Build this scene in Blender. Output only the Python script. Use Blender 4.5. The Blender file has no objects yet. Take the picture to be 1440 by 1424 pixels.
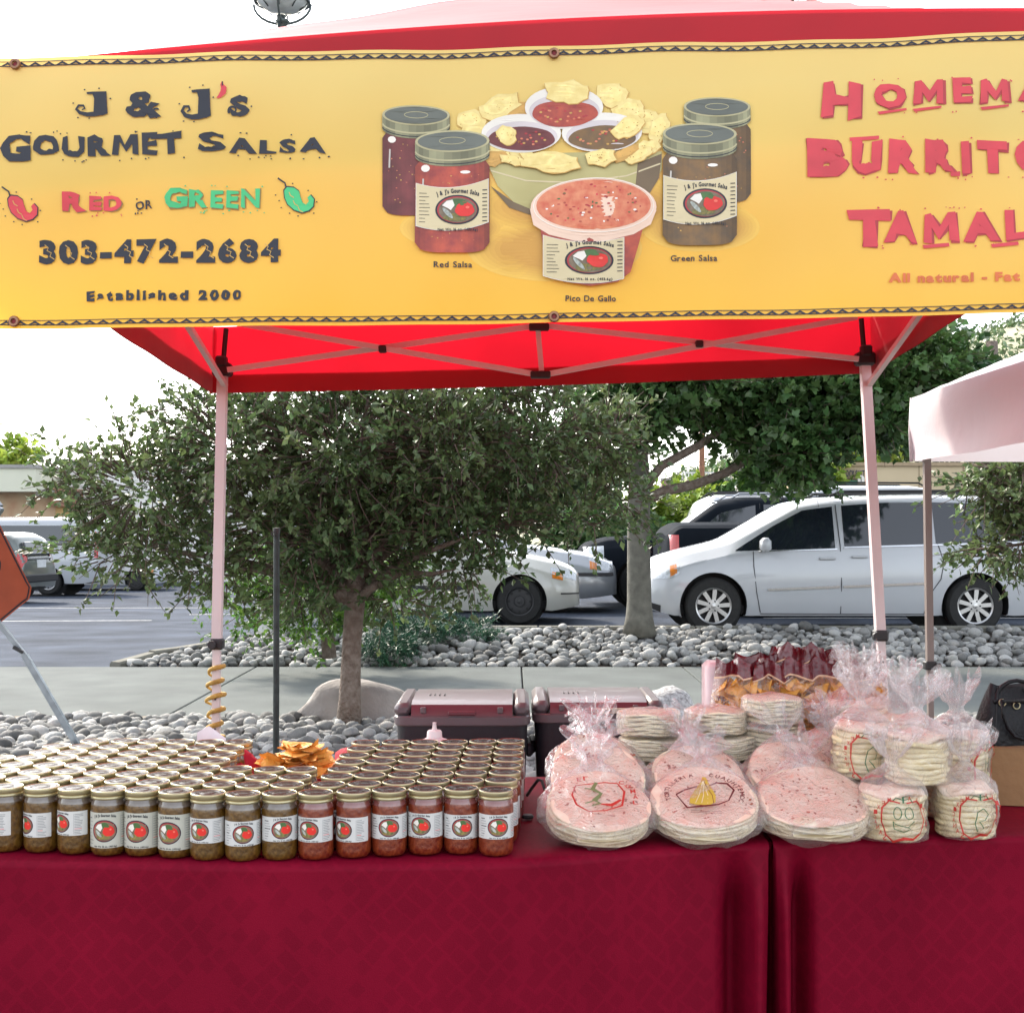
import bpy, bmesh, math, random
import numpy as np
from mathutils import Vector, Matrix, noise
from mathutils.geometry import tessellate_polygon
PI = math.pi
rnd = random.Random(7); rs = np.random.RandomState(11)
S = bpy.context.scene
# ------------------------------------------------------------------ camera, world, sun, exposure
F = 1850.0; HY = 740.0; CZ = 1.485
cd = bpy.data.cameras.new('camera'); cam = bpy.data.objects.new('camera', cd); S.collection.objects.link(cam)
cam.location = (0, 0, CZ); cam.rotation_euler = (PI/2, 0, 0)
cd.sensor_width = 36; cd.lens = 36*F/1440; cd.shift_y = (HY-712)/1440; cd.clip_end = 2000; cd.clip_start = .05
S.camera = cam
SUN_EL, SUN_AZ = math.radians(38), math.radians(-35)     # azimuth measured from +Y (behind the stall) towards +X
wd = bpy.data.worlds.new('World'); S.world = wd; wd.use_nodes = True
wn = wd.node_tree.nodes; wl = wd.node_tree.links
bgn = wn['Background']; sk = wn.new('ShaderNodeTexSky'); sk.sky_type = 'NISHITA'; sk.sun_disc = False
sk.sun_elevation = SUN_EL; sk.sun_rotation = SUN_AZ; sk.air_density = 1.0; sk.dust_density = 2.0; sk.ozone_density = 1.0
hs = wn.new('ShaderNodeHueSaturation'); hs.inputs['Saturation'].default_value = .32; hs.inputs['Value'].default_value = 1.0
wl.new(sk.outputs[0], hs.inputs['Color']); wl.new(hs.outputs[0], bgn.inputs['Color']); bgn.inputs['Strength'].default_value = .15
sd = bpy.data.lights.new('sun', 'SUN'); sd.energy = 1.7; sd.angle = math.radians(6); sd.color = (1, .90, .76)
sun = bpy.data.objects.new('sun', sd); S.collection.objects.link(sun)
sv = Vector((math.sin(SUN_AZ)*math.cos(SUN_EL), math.cos(SUN_AZ)*math.cos(SUN_EL), math.sin(SUN_EL)))
sun.rotation_euler = sv.to_track_quat('Z', 'Y').to_euler(); sun.location = sv*50
S.view_settings.view_transform = 'Standard'; S.view_settings.look = 'None'; S.view_settings.gamma = 1
S.view_settings.exposure = 1.95; S.view_settings.use_curve_mapping = False
S.render.engine = 'CYCLES'; S.cycles.transparent_max_bounces = 24; S.cycles.max_bounces = 9; S.cycles.transmission_bounces = 6
S.cycles.use_denoising = True
def P(px, py, D): return Vector(((px-720)*D/F, D, CZ-(py-HY)*D/F))
# ------------------------------------------------------------------ materials
MATS = {}
def srgb(r, g, b):
    f = lambda c: (c/255/12.92 if c/255 <= .04045 else ((c/255+.055)/1.055)**2.4)
    return (f(r), f(g), f(b))
def pbr(name, col, rough=.5, var=.12, scale=8, bump=0, bscale=60, metal=0, coat=0, spec=.5, transl=0, island=0, col2=None, detail=3, sheen=0, coord='Object', hue=0):
    if name in MATS: return MATS[name]
    m = bpy.data.materials.new(name); MATS[name] = m; m.use_nodes = True
    n = m.node_tree.nodes; l = m.node_tree.links; b = n['Principled BSDF']
    b.inputs['Roughness'].default_value = rough; b.inputs['Metallic'].default_value = metal
    b.inputs['Coat Weight'].default_value = coat; b.inputs['Coat Roughness'].default_value = .04
    b.inputs['Specular IOR Level'].default_value = spec
    if sheen: b.inputs['Sheen Weight'].default_value = sheen
    tc = n.new('ShaderNodeTexCoord'); nz = n.new('ShaderNodeTexNoise')
    nz.inputs['Scale'].default_value = scale; nz.inputs['Detail'].default_value = detail
    l.new(tc.outputs[coord], nz.inputs['Vector'])
    mx = n.new('ShaderNodeMix'); mx.data_type = 'RGBA'
    c2 = col2 if col2 else tuple(min(1, c*(1+var)) for c in col)
    c1 = col if col2 else tuple(c*(1-var) for c in col)
    mx.inputs[6].default_value = (*c1, 1); mx.inputs[7].default_value = (*c2, 1)
    rp = n.new('ShaderNodeMapRange'); rp.inputs[1].default_value = .3; rp.inputs[2].default_value = .7
    l.new(nz.outputs[0], rp.inputs[0]); l.new(rp.outputs[0], mx.inputs[0])
    out = mx.outputs[2]
    if island or hue:
        ge = n.new('ShaderNodeNewGeometry'); oi = n.new('ShaderNodeObjectInfo')
        ad = n.new('ShaderNodeMath'); ad.operation = 'ADD'; fr = n.new('ShaderNodeMath'); fr.operation = 'FRACT'
        l.new(ge.outputs['Random Per Island'], ad.inputs[0]); l.new(oi.outputs['Random'], ad.inputs[1]); l.new(ad.outputs[0], fr.inputs[0])
        mr = n.new('ShaderNodeMapRange'); mr.inputs[3].default_value = 1-island; mr.inputs[4].default_value = 1+island
        l.new(fr.outputs[0], mr.inputs[0])
        h = n.new('ShaderNodeHueSaturation'); l.new(mr.outputs[0], h.inputs['Value']); l.new(out, h.inputs['Color'])
        if hue:
            m2 = n.new('ShaderNodeMath'); m2.operation = 'MULTIPLY'; m2.inputs[1].default_value = 7.31; f2 = n.new('ShaderNodeMath'); f2.operation = 'FRACT'
            l.new(fr.outputs[0], m2.inputs[0]); l.new(m2.outputs[0], f2.inputs[0])
            mh = n.new('ShaderNodeMapRange'); mh.inputs[3].default_value = .5-hue; mh.inputs[4].default_value = .5+hue
            l.new(f2.outputs[0], mh.inputs[0]); l.new(mh.outputs[0], h.inputs['Hue'])
        out = h.outputs[0]
    l.new(out, b.inputs['Base Color'])
    if bump:
        n2 = n.new('ShaderNodeTexNoise'); n2.inputs['Scale'].default_value = bscale; n2.inputs['Detail'].default_value = 4
        l.new(tc.outputs[coord], n2.inputs['Vector']); bp = n.new('ShaderNodeBump'); bp.inputs['Strength'].default_value = bump
        bp.inputs['Distance'].default_value = .02; l.new(n2.outputs[0], bp.inputs['Height']); l.new(bp.outputs[0], b.inputs['Normal'])
    if transl:
        tr = n.new('ShaderNodeBsdfTranslucent'); l.new(out, tr.inputs['Color']); ms = n.new('ShaderNodeMixShader'); ms.inputs[0].default_value = transl
        l.new(b.outputs[0], ms.inputs[1]); l.new(tr.outputs[0], ms.inputs[2]); l.new(ms.outputs[0], n['Material Output'].inputs['Surface'])
    return m
def plastic(name, tint=(1, 1, 1), base=.2, edge=.75, rough=.12, bump=.6, bscale=35, diff=.55):
    """thin crumpled film: partly clear, shiny, milky where it folds"""
    if name in MATS: return MATS[name]
    m = bpy.data.materials.new(name); MATS[name] = m; m.use_nodes = True
    n = m.node_tree.nodes; l = m.node_tree.links; n.remove(n['Principled BSDF'])
    tr = n.new('ShaderNodeBsdfTransparent'); tr.inputs[0].default_value = (*[.9+.1*c for c in tint], 1)
    gl = n.new('ShaderNodeBsdfGlossy'); gl.inputs['Roughness'].default_value = rough; gl.inputs[0].default_value = (.9, .9, .9, 1)
    df = n.new('ShaderNodeBsdfDiffuse'); df.inputs[0].default_value = (*[.8*c for c in tint], 1)
    tl = n.new('ShaderNodeBsdfTranslucent'); tl.inputs[0].default_value = (*[.8*c for c in tint], 1)
    md = n.new('ShaderNodeMixShader'); md.inputs[0].default_value = .5; l.new(df.outputs[0], md.inputs[1]); l.new(tl.outputs[0], md.inputs[2])
    mg = n.new('ShaderNodeMixShader'); mg.inputs[0].default_value = diff; l.new(gl.outputs[0], mg.inputs[1]); l.new(md.outputs[0], mg.inputs[2])
    lw = n.new('ShaderNodeLayerWeight'); lw.inputs[0].default_value = .35
    tc = n.new('ShaderNodeTexCoord'); nz = n.new('ShaderNodeTexNoise'); nz.inputs['Scale'].default_value = bscale; nz.inputs['Detail'].default_value = 4; nz.inputs['Distortion'].default_value = 1.5
    l.new(tc.outputs['Object'], nz.inputs['Vector'])
    rg = n.new('ShaderNodeMath'); rg.operation = 'SUBTRACT'; rg.inputs[1].default_value = .5; l.new(nz.outputs[0], rg.inputs[0])
    ab = n.new('ShaderNodeMath'); ab.operation = 'ABSOLUTE'; l.new(rg.outputs[0], ab.inputs[0])
    bp = n.new('ShaderNodeBump'); bp.inputs['Strength'].default_value = bump; bp.inputs['Distance'].default_value = .02; l.new(ab.outputs[0], bp.inputs['Height'])
    for q in (gl, df, lw): l.new(bp.outputs[0], q.inputs['Normal'])
    mr = n.new('ShaderNodeMapRange'); mr.inputs[3].default_value = base; mr.inputs[4].default_value = edge; l.new(lw.outputs['Facing'], mr.inputs[0])
    mx = n.new('ShaderNodeMixShader'); l.new(mr.outputs[0], mx.inputs[0]); l.new(tr.outputs[0], mx.inputs[1]); l.new(mg.outputs[0], mx.inputs[2])
    l.new(mx.outputs[0], n['Material Output'].inputs['Surface']); return m
# ------------------------------------------------------------------ object helpers
def link(o): S.collection.objects.link(o); return o
def tag(o, label=None, cat=None, group=None, kind=None):
    if label: o['label'] = label
    if cat: o['category'] = cat
    if group: o['group'] = group
    if kind: o['kind'] = kind
    return o
def root(name, label, cat, loc=(0, 0, 0), rot=(0, 0, 0), group=None, kind=None):
    o = bpy.data.objects.new(name, None); link(o); o.location = loc; o.rotation_euler = rot; o.empty_display_size = .1
    return tag(o, label, cat, group, kind)
def wmat(o):
    m = Matrix.Translation(o.location) @ o.rotation_euler.to_matrix().to_4x4() @ Matrix.Diagonal((*o.scale, 1))
    return wmat(o.parent) @ m if o.parent else m
def raw(name, V, Fc, mats, mi=None, smooth=False):
    me = bpy.data.meshes.new(name); me.from_pydata([tuple(v) for v in V], [], Fc)
    for m in (mats if isinstance(mats, (list, tuple)) else [mats]): me.materials.append(m)
    if mi is not None: me.polygons.foreach_set('material_index', mi)
    if smooth: me.polygons.foreach_set('use_smooth', [True]*len(Fc))
    me.update(); return me
def put(name, me, parent=None, loc=(0, 0, 0), rot=(0, 0, 0), scale=(1, 1, 1)):
    o = bpy.data.objects.new(name, me); link(o); o.location = loc; o.rotation_euler = rot; o.scale = scale
    if parent: o.parent = parent
    return o
class MB:
    def __init__(s): s.v = []; s.f = []; s.m = []; s.mats = []
    def mi(s, m):
        if m not in s.mats: s.mats.append(m)
        return s.mats.index(m)
    def add(s, V, Fc, m):
        b = len(s.v); k = s.mi(m); s.v.extend([tuple(v) for v in V]); s.f.extend([tuple(b+i for i in q) for q in Fc]); s.m.extend([k]*len(Fc)); return s
    def box(s, c, d, m, rot=None, bev=0):
        x, y, z = d[0]/2, d[1]/2, d[2]/2
        if bev:
            e = bev; V = []; 
            for sx in (-1, 1):
                for sy in (-1, 1):
                    for sz in (-1, 1):
                        V += [(sx*(x-e), sy*(y-e), sz*z), (sx*(x-e), sy*y, sz*(z-e)), (sx*x, sy*(y-e), sz*(z-e))]
            bm = bmesh.new(); [bm.verts.new(v) for v in V]; bmesh.ops.convex_hull(bm, input=bm.verts); bm.verts.index_update()
            V = [v.co.copy() for v in bm.verts]; Q = [[v.index for v in f.verts] for f in bm.faces]; bm.free()
        else:
            V = [Vector((i*x, j*y, k*z)) for i in (-1, 1) for j in (-1, 1) for k in (-1, 1)]
            Q = [(0, 1, 3, 2), (4, 6, 7, 5), (0, 4, 5, 1), (2, 3, 7, 6), (0, 2, 6, 4), (1, 5, 7, 3)]
        R = rot if rot else Matrix.Identity(3)
        return s.add([R @ Vector(v)+Vector(c) for v in V], Q, m)
    def tube(s, pts, r, m, n=8, cap=True, squash=1):
        pts = [Vector(p) for p in pts]; rr = r if isinstance(r, (list, tuple)) else [r]*len(pts); V = []; Q = []
        up = Vector((0, 0, 1)); prev = None
        for i, p in enumerate(pts):
            t = (pts[min(i+1, len(pts)-1)]-pts[max(i-1, 0)]).normalized()
            a = prev if prev else (up if abs(t.z) < .9 else Vector((1, 0, 0)))
            u = (a-t*a.dot(t)).normalized(); w = t.cross(u); prev = u
            for k in range(n):
                an = 2*PI*(k+.5)/n; V.append(p+(u*math.cos(an)+w*math.sin(an)*squash)*rr[i])
        for i in range(len(pts)-1):
            for k in range(n): a = i*n+k; b = i*n+(k+1) % n; Q.append((a, b, b+n, a+n))
        if cap: Q.append(tuple(range(n-1, -1, -1))); Q.append(tuple((len(pts)-1)*n+k for k in range(n)))
        return s.add(V, Q, m)
    def lathe(s, prof, m, n=24, c=(0, 0, 0), axis='z', mats=None):
        V = []; Q = []; c = Vector(c)
        for r, z in prof:
            for k in range(n):
                a = 2*PI*k/n; x, y = r*math.cos(a), r*math.sin(a)
                V.append(c+Vector((x, y, z) if axis == 'z' else (x, z, y)))
        for i in range(len(prof)-1):
            for k in range(n): a = i*n+k; b = i*n+(k+1) % n; Q.append((a, b, b+n, a+n) if axis == 'z' else (b, a, a+n, b+n))
        if mats:
            b0 = len(s.v); s.v.extend([tuple(v) for v in V]); s.f.extend([tuple(b0+i for i in q) for q in Q]); s.m.extend([s.mi(mats[i//n]) for i in range(len(Q))]); return s
        return s.add(V, Q, m)
    def grid(s, fn, nu, nv, m, u0=0, u1=1, v0=0, v1=1):
        V = [fn(u0+(u1-u0)*i/nu, v0+(v1-v0)*j/nv) for j in range(nv+1) for i in range(nu+1)]
        Q = [(j*(nu+1)+i, j*(nu+1)+i+1, (j+1)*(nu+1)+i+1, (j+1)*(nu+1)+i) for j in range(nv) for i in range(nu)]
        return s.add(V, Q, m)
    def mesh(s, name, smooth=False): return raw(name, s.v, s.f, s.mats, s.m, smooth)
    def build(s, name, parent=None, smooth=False, world=True, kind=None, autos=None):
        if parent and world:
            I = wmat(parent).inverted(); s.v = [I @ Vector(v) for v in s.v]
        o = put(name, s.mesh(name, smooth), parent)
        if autos: shade_auto(o.data, autos)
        if kind: o['kind'] = kind
        return o
def shade_auto(me, deg=35):
    me.polygons.foreach_set('use_smooth', [True]*len(me.polygons))
    bm = bmesh.new(); bm.from_mesh(me); th = math.radians(deg)
    for e in bm.edges: e.smooth = not (len(e.link_faces) != 2 or e.calc_face_angle(0) > th)
    bm.to_mesh(me); bm.free()
def copy_tree(o, parent=None):
    c = o.copy(); link(c); c.parent = parent
    for ch in list(o.children): copy_tree(ch, c)
    return c
# 2D flat print: polygons in print units, mapped by fn(u, v, layer)
GL = {}
def glyph(ch, off=0.0, res=3):
    k = (ch, off, res)
    if k in GL: return GL[k]
    if ch == 'M' and off > .012:
        V = [(0, 0), (.03, .70), (.20, .72), (.42, .40), (.62, .72), (.80, .70), (.84, 0), (.64, .02), (.62, .40), (.42, .10), (.22, .40), (.20, .02)]
        GL[k] = (V, [tuple(t) for t in tessellate_polygon([[Vector((x, y, 0)) for x, y in V]])]); return GL[k]
    cu = bpy.data.curves.new('t', 'FONT'); cu.body = ch; cu.size = 1; cu.offset = off; cu.resolution_u = res
    o = bpy.data.objects.new('t', cu); link(o); dg = bpy.context.evaluated_depsgraph_get()
    me = bpy.data.meshes.new_from_object(o.evaluated_get(dg)); V = [(v.co.x, v.co.y) for v in me.vertices]; Q = [tuple(p.vertices) for p in me.polygons]
    bpy.data.objects.remove(o); bpy.data.curves.remove(cu); bpy.data.meshes.remove(me)
    GL[k] = (V, Q); return GL[k]
class Print:
    def __init__(s, fn, maxlen=None): s.fn = fn; s.mb = MB(); s.ml = maxlen; s.ly = 0
    def tris(s, V, T, m, ly):
        if s.ml:
            V = list(V); st = list(T); out = []
            while st:
                a, b, c = st.pop(); best = None; bl = s.ml
                for i, j, k in ((a, b, c), (b, c, a), (c, a, b)):
                    d = math.dist(V[i], V[j])
                    if d > bl: bl = d; best = (i, j, k)
                if best: i, j, k = best; V.append(((V[i][0]+V[j][0])/2, (V[i][1]+V[j][1])/2)); q = len(V)-1; st += [(i, q, k), (q, j, k)]
                else: out.append((a, b, c))
            T = out
        s.mb.add([s.fn(x, y, ly) for x, y in V], T, m)
    def poly(s, pts, m, ly=1):
        T = tessellate_polygon([[Vector((x, y, 0)) for x, y in pts]]); s.tris(pts, [tuple(t) for t in T], m, ly); return s
    def ell(s, cx, cy, rx, ry, m, ly=1, n=28, a0=0, a1=2*PI, rot=0, wob=0):
        pts = []
        for k in range(n):
            a = a0+(a1-a0)*k/(n if a1-a0 > 6.2 else n-1); w = 1+wob*math.sin(3*a+cx)+wob*.6*math.sin(7*a)
            x, y = rx*math.cos(a)*w, ry*math.sin(a)*w; pts.append((cx+x*math.cos(rot)-y*math.sin(rot), cy+x*math.sin(rot)+y*math.cos(rot)))
        return s.poly(pts, m, ly)
    def stroke(s, pts, w, m, ly=1, closed=False):
        n = len(pts); L = []; R = []
        for i in range(n):
            a = pts[(i-1) % n] if closed or i > 0 else pts[i]; b = pts[(i+1) % n] if closed or i < n-1 else pts[i]
            dx, dy = b[0]-a[0], b[1]-a[1]; d = math.hypot(dx, dy) or 1; ww = (w[i] if isinstance(w, (list, tuple)) else w)/2
            L.append((pts[i][0]-dy/d*ww, pts[i][1]+dx/d*ww)); R.append((pts[i][0]+dy/d*ww, pts[i][1]-dx/d*ww))
        V = L+R; T = []
        for i in range(n if closed else n-1): j = (i+1) % n; T += [(i, j, n+j), (i, n+j, n+i)]
        s.tris(V, T, m, ly); return s
    def ring(s, cx, cy, rx, ry, w, m, ly=1, n=36): return s.stroke([(cx+rx*math.cos(2*PI*k/n), cy+ry*math.sin(2*PI*k/n)) for k in range(n)], w, m, ly, True)
    def letter(s, ch, x0, y0, x1, y1, m, ly=1, off=0.0, jit=0, rot=0, fit=True, res=3, ref=None):
        """glyph stretched into the box; y0 = top, y1 = baseline (image direction)"""
        V, Q = glyph(ch, off*(.35 if ch in 'MW' else .6 if ch == 'N' else 1), res)
        if not V: return s
        xs = [v[0] for v in V]; ys = [v[1] for v in V]; bx0, bx1 = min(xs), max(xs); by0, by1 = (min(ys), max(ys)) if ref is None else ref
        out = []
        cx, cy = (x0+x1)/2, (y0+y1)/2; h = y1-y0
        for x, y in V:
            u = x0+(x-bx0)/(bx1-bx0+1e-9)*(x1-x0); v = y1-(y-by0)/(by1-by0+1e-9)*(y1-y0)
            if jit: u += jit*abs(h)*noise.noise((u*.21, v*.21, 3.1)); v += jit*abs(h)*noise.noise((u*.21, v*.21, 9.7))
            if rot: u, v = cx+(u-cx)*math.cos(rot)-(v-cy)*math.sin(rot), cy+(u-cx)*math.sin(rot)+(v-cy)*math.cos(rot)
            out.append((u, v))
        s.tris(out, [t for q in Q for t in ([(q[0], q[i], q[i+1]) for i in range(1, len(q)-1)])], m, ly); return s
    def text(s, st, x0, x1, y0, y1, m, ly=1, off=0.0, jit=0, arc=0, rise=0, sp=.08):
        """a line of natural-width letters fitted between x0 and x1; caps height y1-y0; arc bends it upward in the middle"""
        ws = []
        for ch in st:
            if ch == ' ': ws.append((0, .32)); continue
            V, Q = glyph(ch, off); xs = [v[0] for v in V]; ws.append((min(xs), max(xs)-min(xs)))
        tot = sum(w for _, w in ws)+sp*(len(st)-1); k = (x1-x0)/tot; x = x0
        for ch, (b, w) in zip(st, ws):
            if ch != ' ':
                t = ((x+w*k/2)-x0)/(x1-x0)*2-1; dy = arc*(1-t*t)+rise*(t+1)/2
                s.letter(ch, x, y0-dy, x+w*k, y1-dy, m, ly, off, jit, rot=arc*2*t/((x1-x0)/2)*1.0 if arc else 0, ref=(0, .72))
            x += (w+sp)*k
        return s
    def build(s, name, parent, world=True): return s.mb.build(name, parent, world=world)
# ------------------------------------------------------------------ setting: ground, lot, pavement, kerb, river rock beds
def sst(a, b, x): t = np.clip((x-a)/(b-a), 0, 1); return t*t*(3-2*t)
def gz(x, y):
    a = sst(-5, -1, x); left = -.0225*(np.clip(y, 14, 40)-14); return float((1-a)*left+a*.22*sst(14.2, 15.2, y))
def lot_mesh():
    xs = np.concatenate([np.linspace(-90, -12, 14), np.linspace(-11, 12, 47), np.linspace(14, 100, 14)])
    ys = np.concatenate([np.linspace(13.9, 17, 14), np.linspace(18, 44, 20), np.linspace(48, 75, 5)])
    V = [(x, y, gz(x, y)-.012) for y in ys for x in xs]; n = len(xs)
    return V, [(j*n+i, j*n+i+1, (j+1)*n+i+1, (j+1)*n+i) for j in range(len(ys)-1) for i in range(n-1)]
m_dirt = pbr('dirt', (.13, .105, .085), .95, .35, 3, .6, 40)
m_asph = pbr('asphalt', (.056, .068, .092), .95, .35, .9, .5, 160, spec=.12)
m_conc = pbr('concrete', (.118, .130, .126), .95, .15, 1.7, .3, 90, spec=.15)
m_kerb = pbr('kerb_concrete', (.17, .165, .14), .95, .18, 3, .4, 70, spec=.2)
m_paint = pbr('road_paint', (.55, .56, .56), .7, .3, 9)
V = [(-900, -40, -.06), (900, -40, -.06), (900, 900, -1.3), (-900, 900, -1.3), (-900, 13.5, -.07), (900, 13.5, -.07), (-900, 16, -1.3), (900, 16, -1.3)]
g = put('ground', raw('ground', V, [(0, 1, 5, 4), (4, 5, 7, 6), (6, 7, 2, 3)], m_dirt)); g['kind'] = 'structure'
V, Q = lot_mesh(); o = put('parking_lot', raw('parking_lot', V, Q, m_asph, smooth=True)); o['kind'] = 'structure'
sw = root('sidewalk', None, None, (0, 12, 0), kind='structure')
jx = [-26, -22.8, -19.5, -16.2, -12.9, -9.4, -6.1, -2.7, .1, 1.8, 5.1, 8.4, 11.7, 15, 18.3, 21.6]
for i in range(len(jx)-1):
    b = MB(); b.box(((jx[i]+jx[i+1])/2, 12.02, -.05), (jx[i+1]-jx[i]-.014, 3.72, .11+.002*rnd.random()), m_conc, bev=.008); b.build('slab', sw)
b = MB(); b.box((-2, 12.02, -.085), (48, 3.7, .1), pbr('joint_tar', (.03, .028, .025), .9)); b.build('joint_filler', sw)
b = MB(); b.box((-2, 10.06, -.02), (48, .16, .09), pbr('edge_stain', (.21, .17, .13), .95, .3, 5, .4), bev=.01); b.build('edge_strip', sw)
kb = root('kerb', None, None, (0, 15, 0), kind='structure')
def kz(x, y): return gz(x, y)+.13
kp = [(-4.22, 13.98), (-3.95, 14.42), (-3.5, 14.85), (-2.9, 15.06), (-1.5, 15.1)]+[(-1.5+1.8*i, 15.1) for i in range(1, 11)]
for i in range(len(kp)-1):
    (x0, y0), (x1, y1) = kp[i], kp[i+1]; d = math.hypot(x1-x0, y1-y0); b = MB(); n = 3
    nx_, ny_ = -(y1-y0)/d, (x1-x0)/d; V = []
    for k in range(n):
        t = .006+(1-.012)*k/(n-1); x, y = x0+(x1-x0)*t, y0+(y1-y0)*t; zt = max(kz(x, y), .1)*(.35+.65*min(1, (x+4.22)/.35) if i == 0 else 1)
        for (o_, z_) in ((-.08, zt-.35), (-.08, zt-.02), (-.06, zt), (.06, zt), (.085, zt-.025), (.09, zt-.35)): V.append((x+nx_*o_, y+ny_*o_, z_))
    Q = [(k*6+j, k*6+(j+1) % 6, (k+1)*6+(j+1) % 6, (k+1)*6+j) for k in range(n-1) for j in range(6)]+[tuple(range(5, -1, -1)), tuple(12+j for j in range(6))]
    b.add(V, Q, m_kerb); b.build('kerb_stone', kb)
pl = root('parking_line', None, None, (0, 20, 0), kind='structure')
for (x0, y0, x1, y1, w) in [(-9.8, 23.8, -6.6, 24.1, .1), (-14, 29.6, -7, 30.0, .1), (3.5, 18.3, 9, 18.3, .1), (-9, 36, 2, 37, .1), (-6.5, 26.5, -3.2, 27.2, .1)]:
    n = 8; V = []
    for k in range(n+1):
        t = k/n; x, y = x0+(x1-x0)*t, y0+(y1-y0)*t; V += [(x, y-w/2, gz(x, y-w/2)-.008), (x, y+w/2, gz(x, y+w/2)-.008)]
    b = MB(); b.add(V, [(2*k, 2*k+2, 2*k+3, 2*k+1) for k in range(n)], m_paint); b.build('painted_line', pl)
# river stones
m_stone = pbr('river_stone', (.18, .19, .195), .85, .3, 14, .35, 60, island=.65, hue=.03, col2=(.31, .30, .275))
bm = bmesh.new(); bmesh.ops.create_icosphere(bm, subdivisions=2, radius=1); IV = np.array([v.co[:] for v in bm.verts]); IQ = np.array([[v.index for v in f.verts] for f in bm.faces]); bm.free()
def stone_v(seed):
    r = np.random.RandomState(seed); d = r.randn(5, 3); V = IV.copy()
    for k in range(5):
        dd = d[k]/np.linalg.norm(d[k]); p = V @ dd; V = V-np.outer(np.maximum(p-.72, 0)*.75, dd)
    return V*(1+.05*r.randn(3))
SV = [stone_v(40+i) for i in range(8)]; SM = []
for i in range(8): SM.append(raw('river_stone', SV[i], IQ.tolist(), m_stone, smooth=True))
def bed(name, inside, zf, xr, yr, sp, sz, seed, D0):
    r = np.random.RandomState(seed); L = []; y = yr[0]; row = 0
    while y < yr[1]:
        x = xr[0]+(row % 2)*sp/2
        while x < xr[1]:
            for lay in (0, 1):
                if lay and r.rand() > .45: continue
                px, py = x+r.uniform(-.3, .3)*sp, y+r.uniform(-.3, .3)*sp
                if inside(px, py):
                    a = sz*r.uniform(.6, 1.15)*(1.3 if r.rand() < .1 else 1); L.append((px, py, zf(px, py)+a*.3+lay*sz*.55, a, a*r.uniform(.7, .98), a*r.uniform(.5, .72), r.rand()*6.28, r.uniform(-.3, .3), r.uniform(-.3, .3), r.randint(8)))
            x += sp
        y += sp*.86; row += 1
    rt = root(name, None, None, (0, yr[0], 0), kind='structure')
    vis = lambda s: (s[3]/s[1])*(1 if abs(s[0])/s[1] < .385 and s[1] > D0 else 0)
    L.sort(key=vis, reverse=True)
    for s in L[:300]: put('river_stone', SM[s[9]], rt, (s[0], s[1]-yr[0], s[2]), (s[7], s[8], s[6]), (s[3], s[4], s[5]))
    VV = []; QQ = []; k = 0
    for s in L[300:]:
        R = np.array(Matrix.Rotation(s[6], 3, 'Z') @ Matrix.Rotation(s[8], 3, 'Y') @ Matrix.Rotation(s[7], 3, 'X'))
        VV.append((SV[s[9]]*np.array(s[3:6])) @ R.T+np.array([s[0], s[1]-yr[0], s[2]])); QQ.append(IQ+k); k += len(IV)
    if VV: o = put('smaller_river_stones', raw('smaller_river_stones', np.concatenate(VV).tolist(), np.concatenate(QQ).tolist(), m_stone, smooth=True), rt); o['kind'] = 'stuff'
    return rt, L
def in_near(x, y): return 6.3 < y < 9.97 and (x+1.17)**2+(y-9.9)**2 > .02
near_rt, _ = bed('near_rock_bed', in_near, lambda x, y: 0, (-5, 5), (6.3, 10), .094, .064, 3, 7.75)
def isl_z(x, y): return max(-.02, min(1, (y-13.9)/1.05)*max(kz(x, 15.0)-.02, .1)-.02)
def in_isl(x, y):
    if not (13.93 < y < 14.98) or x > 9: return False
    xl = np.interp(y, [13.98, 14.42, 14.85, 15.06], [-4.1, -3.8, -3.35, -2.8]); return x > xl
bt, _ = bed('island_rock_bed', in_isl, isl_z, (-4.3, 9), (13.93, 15), .105, .068, 5, 13)
b = MB(); xs = np.linspace(-4.2, 16, 50); V = [(x, y, isl_z(x, y)-.015) for y in np.linspace(13.88, 15.05, 6) for x in xs]
b.add(V, [(j*50+i, j*50+i+1, (j+1)*50+i+1, (j+1)*50+i) for j in range(5) for i in range(49)
          if V[j*50+i][0] > np.interp(V[j*50+i][1], [13.98, 14.42, 14.85, 15.06], [-4.2, -3.9, -3.45, -2.9])], m_dirt); b.build('soil', bt)
def boulder(name, label, px, py, D, sx, sy, sz, seed, m, grp=None):
    bm = bmesh.new(); bmesh.ops.create_icosphere(bm, subdivisions=4, radius=1)
    for v in bm.verts:
        n = noise.noise(v.co*1.3+Vector((seed, 0, 0)))*.22+noise.noise(v.co*4+Vector((seed, 3, 0)))*.05; v.co *= 1+n; v.co = Vector((v.co.x*sx, v.co.y*sy, v.co.z*sz))
    me = bpy.data.meshes.new(name); bm.to_mesh(me); bm.free(); me.materials.append(m); me.polygons.foreach_set('use_smooth', [True]*len(me.polygons))
    o = put(name, me, None, (P(px, py, D).x, D, 0)); tag(o, label, 'boulder', grp)
boulder('boulder', 'big smooth grey boulder behind the trunk of the leafy shade tree', 500, 980, 9.98, .46, .22, .36, 2, pbr('boulder_grey', (.27, .245, .225), .85, .2, 5, .4, 40))
boulder('boulder', 'pale speckled granite boulder behind the right hand cooler', 925, 980, 9.4, .33, .3, .33, 5, pbr('boulder_granite', (.5, .5, .5), .8, .5, 45, .4, 50, col2=(.16, .15, .15), detail=5))
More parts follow.
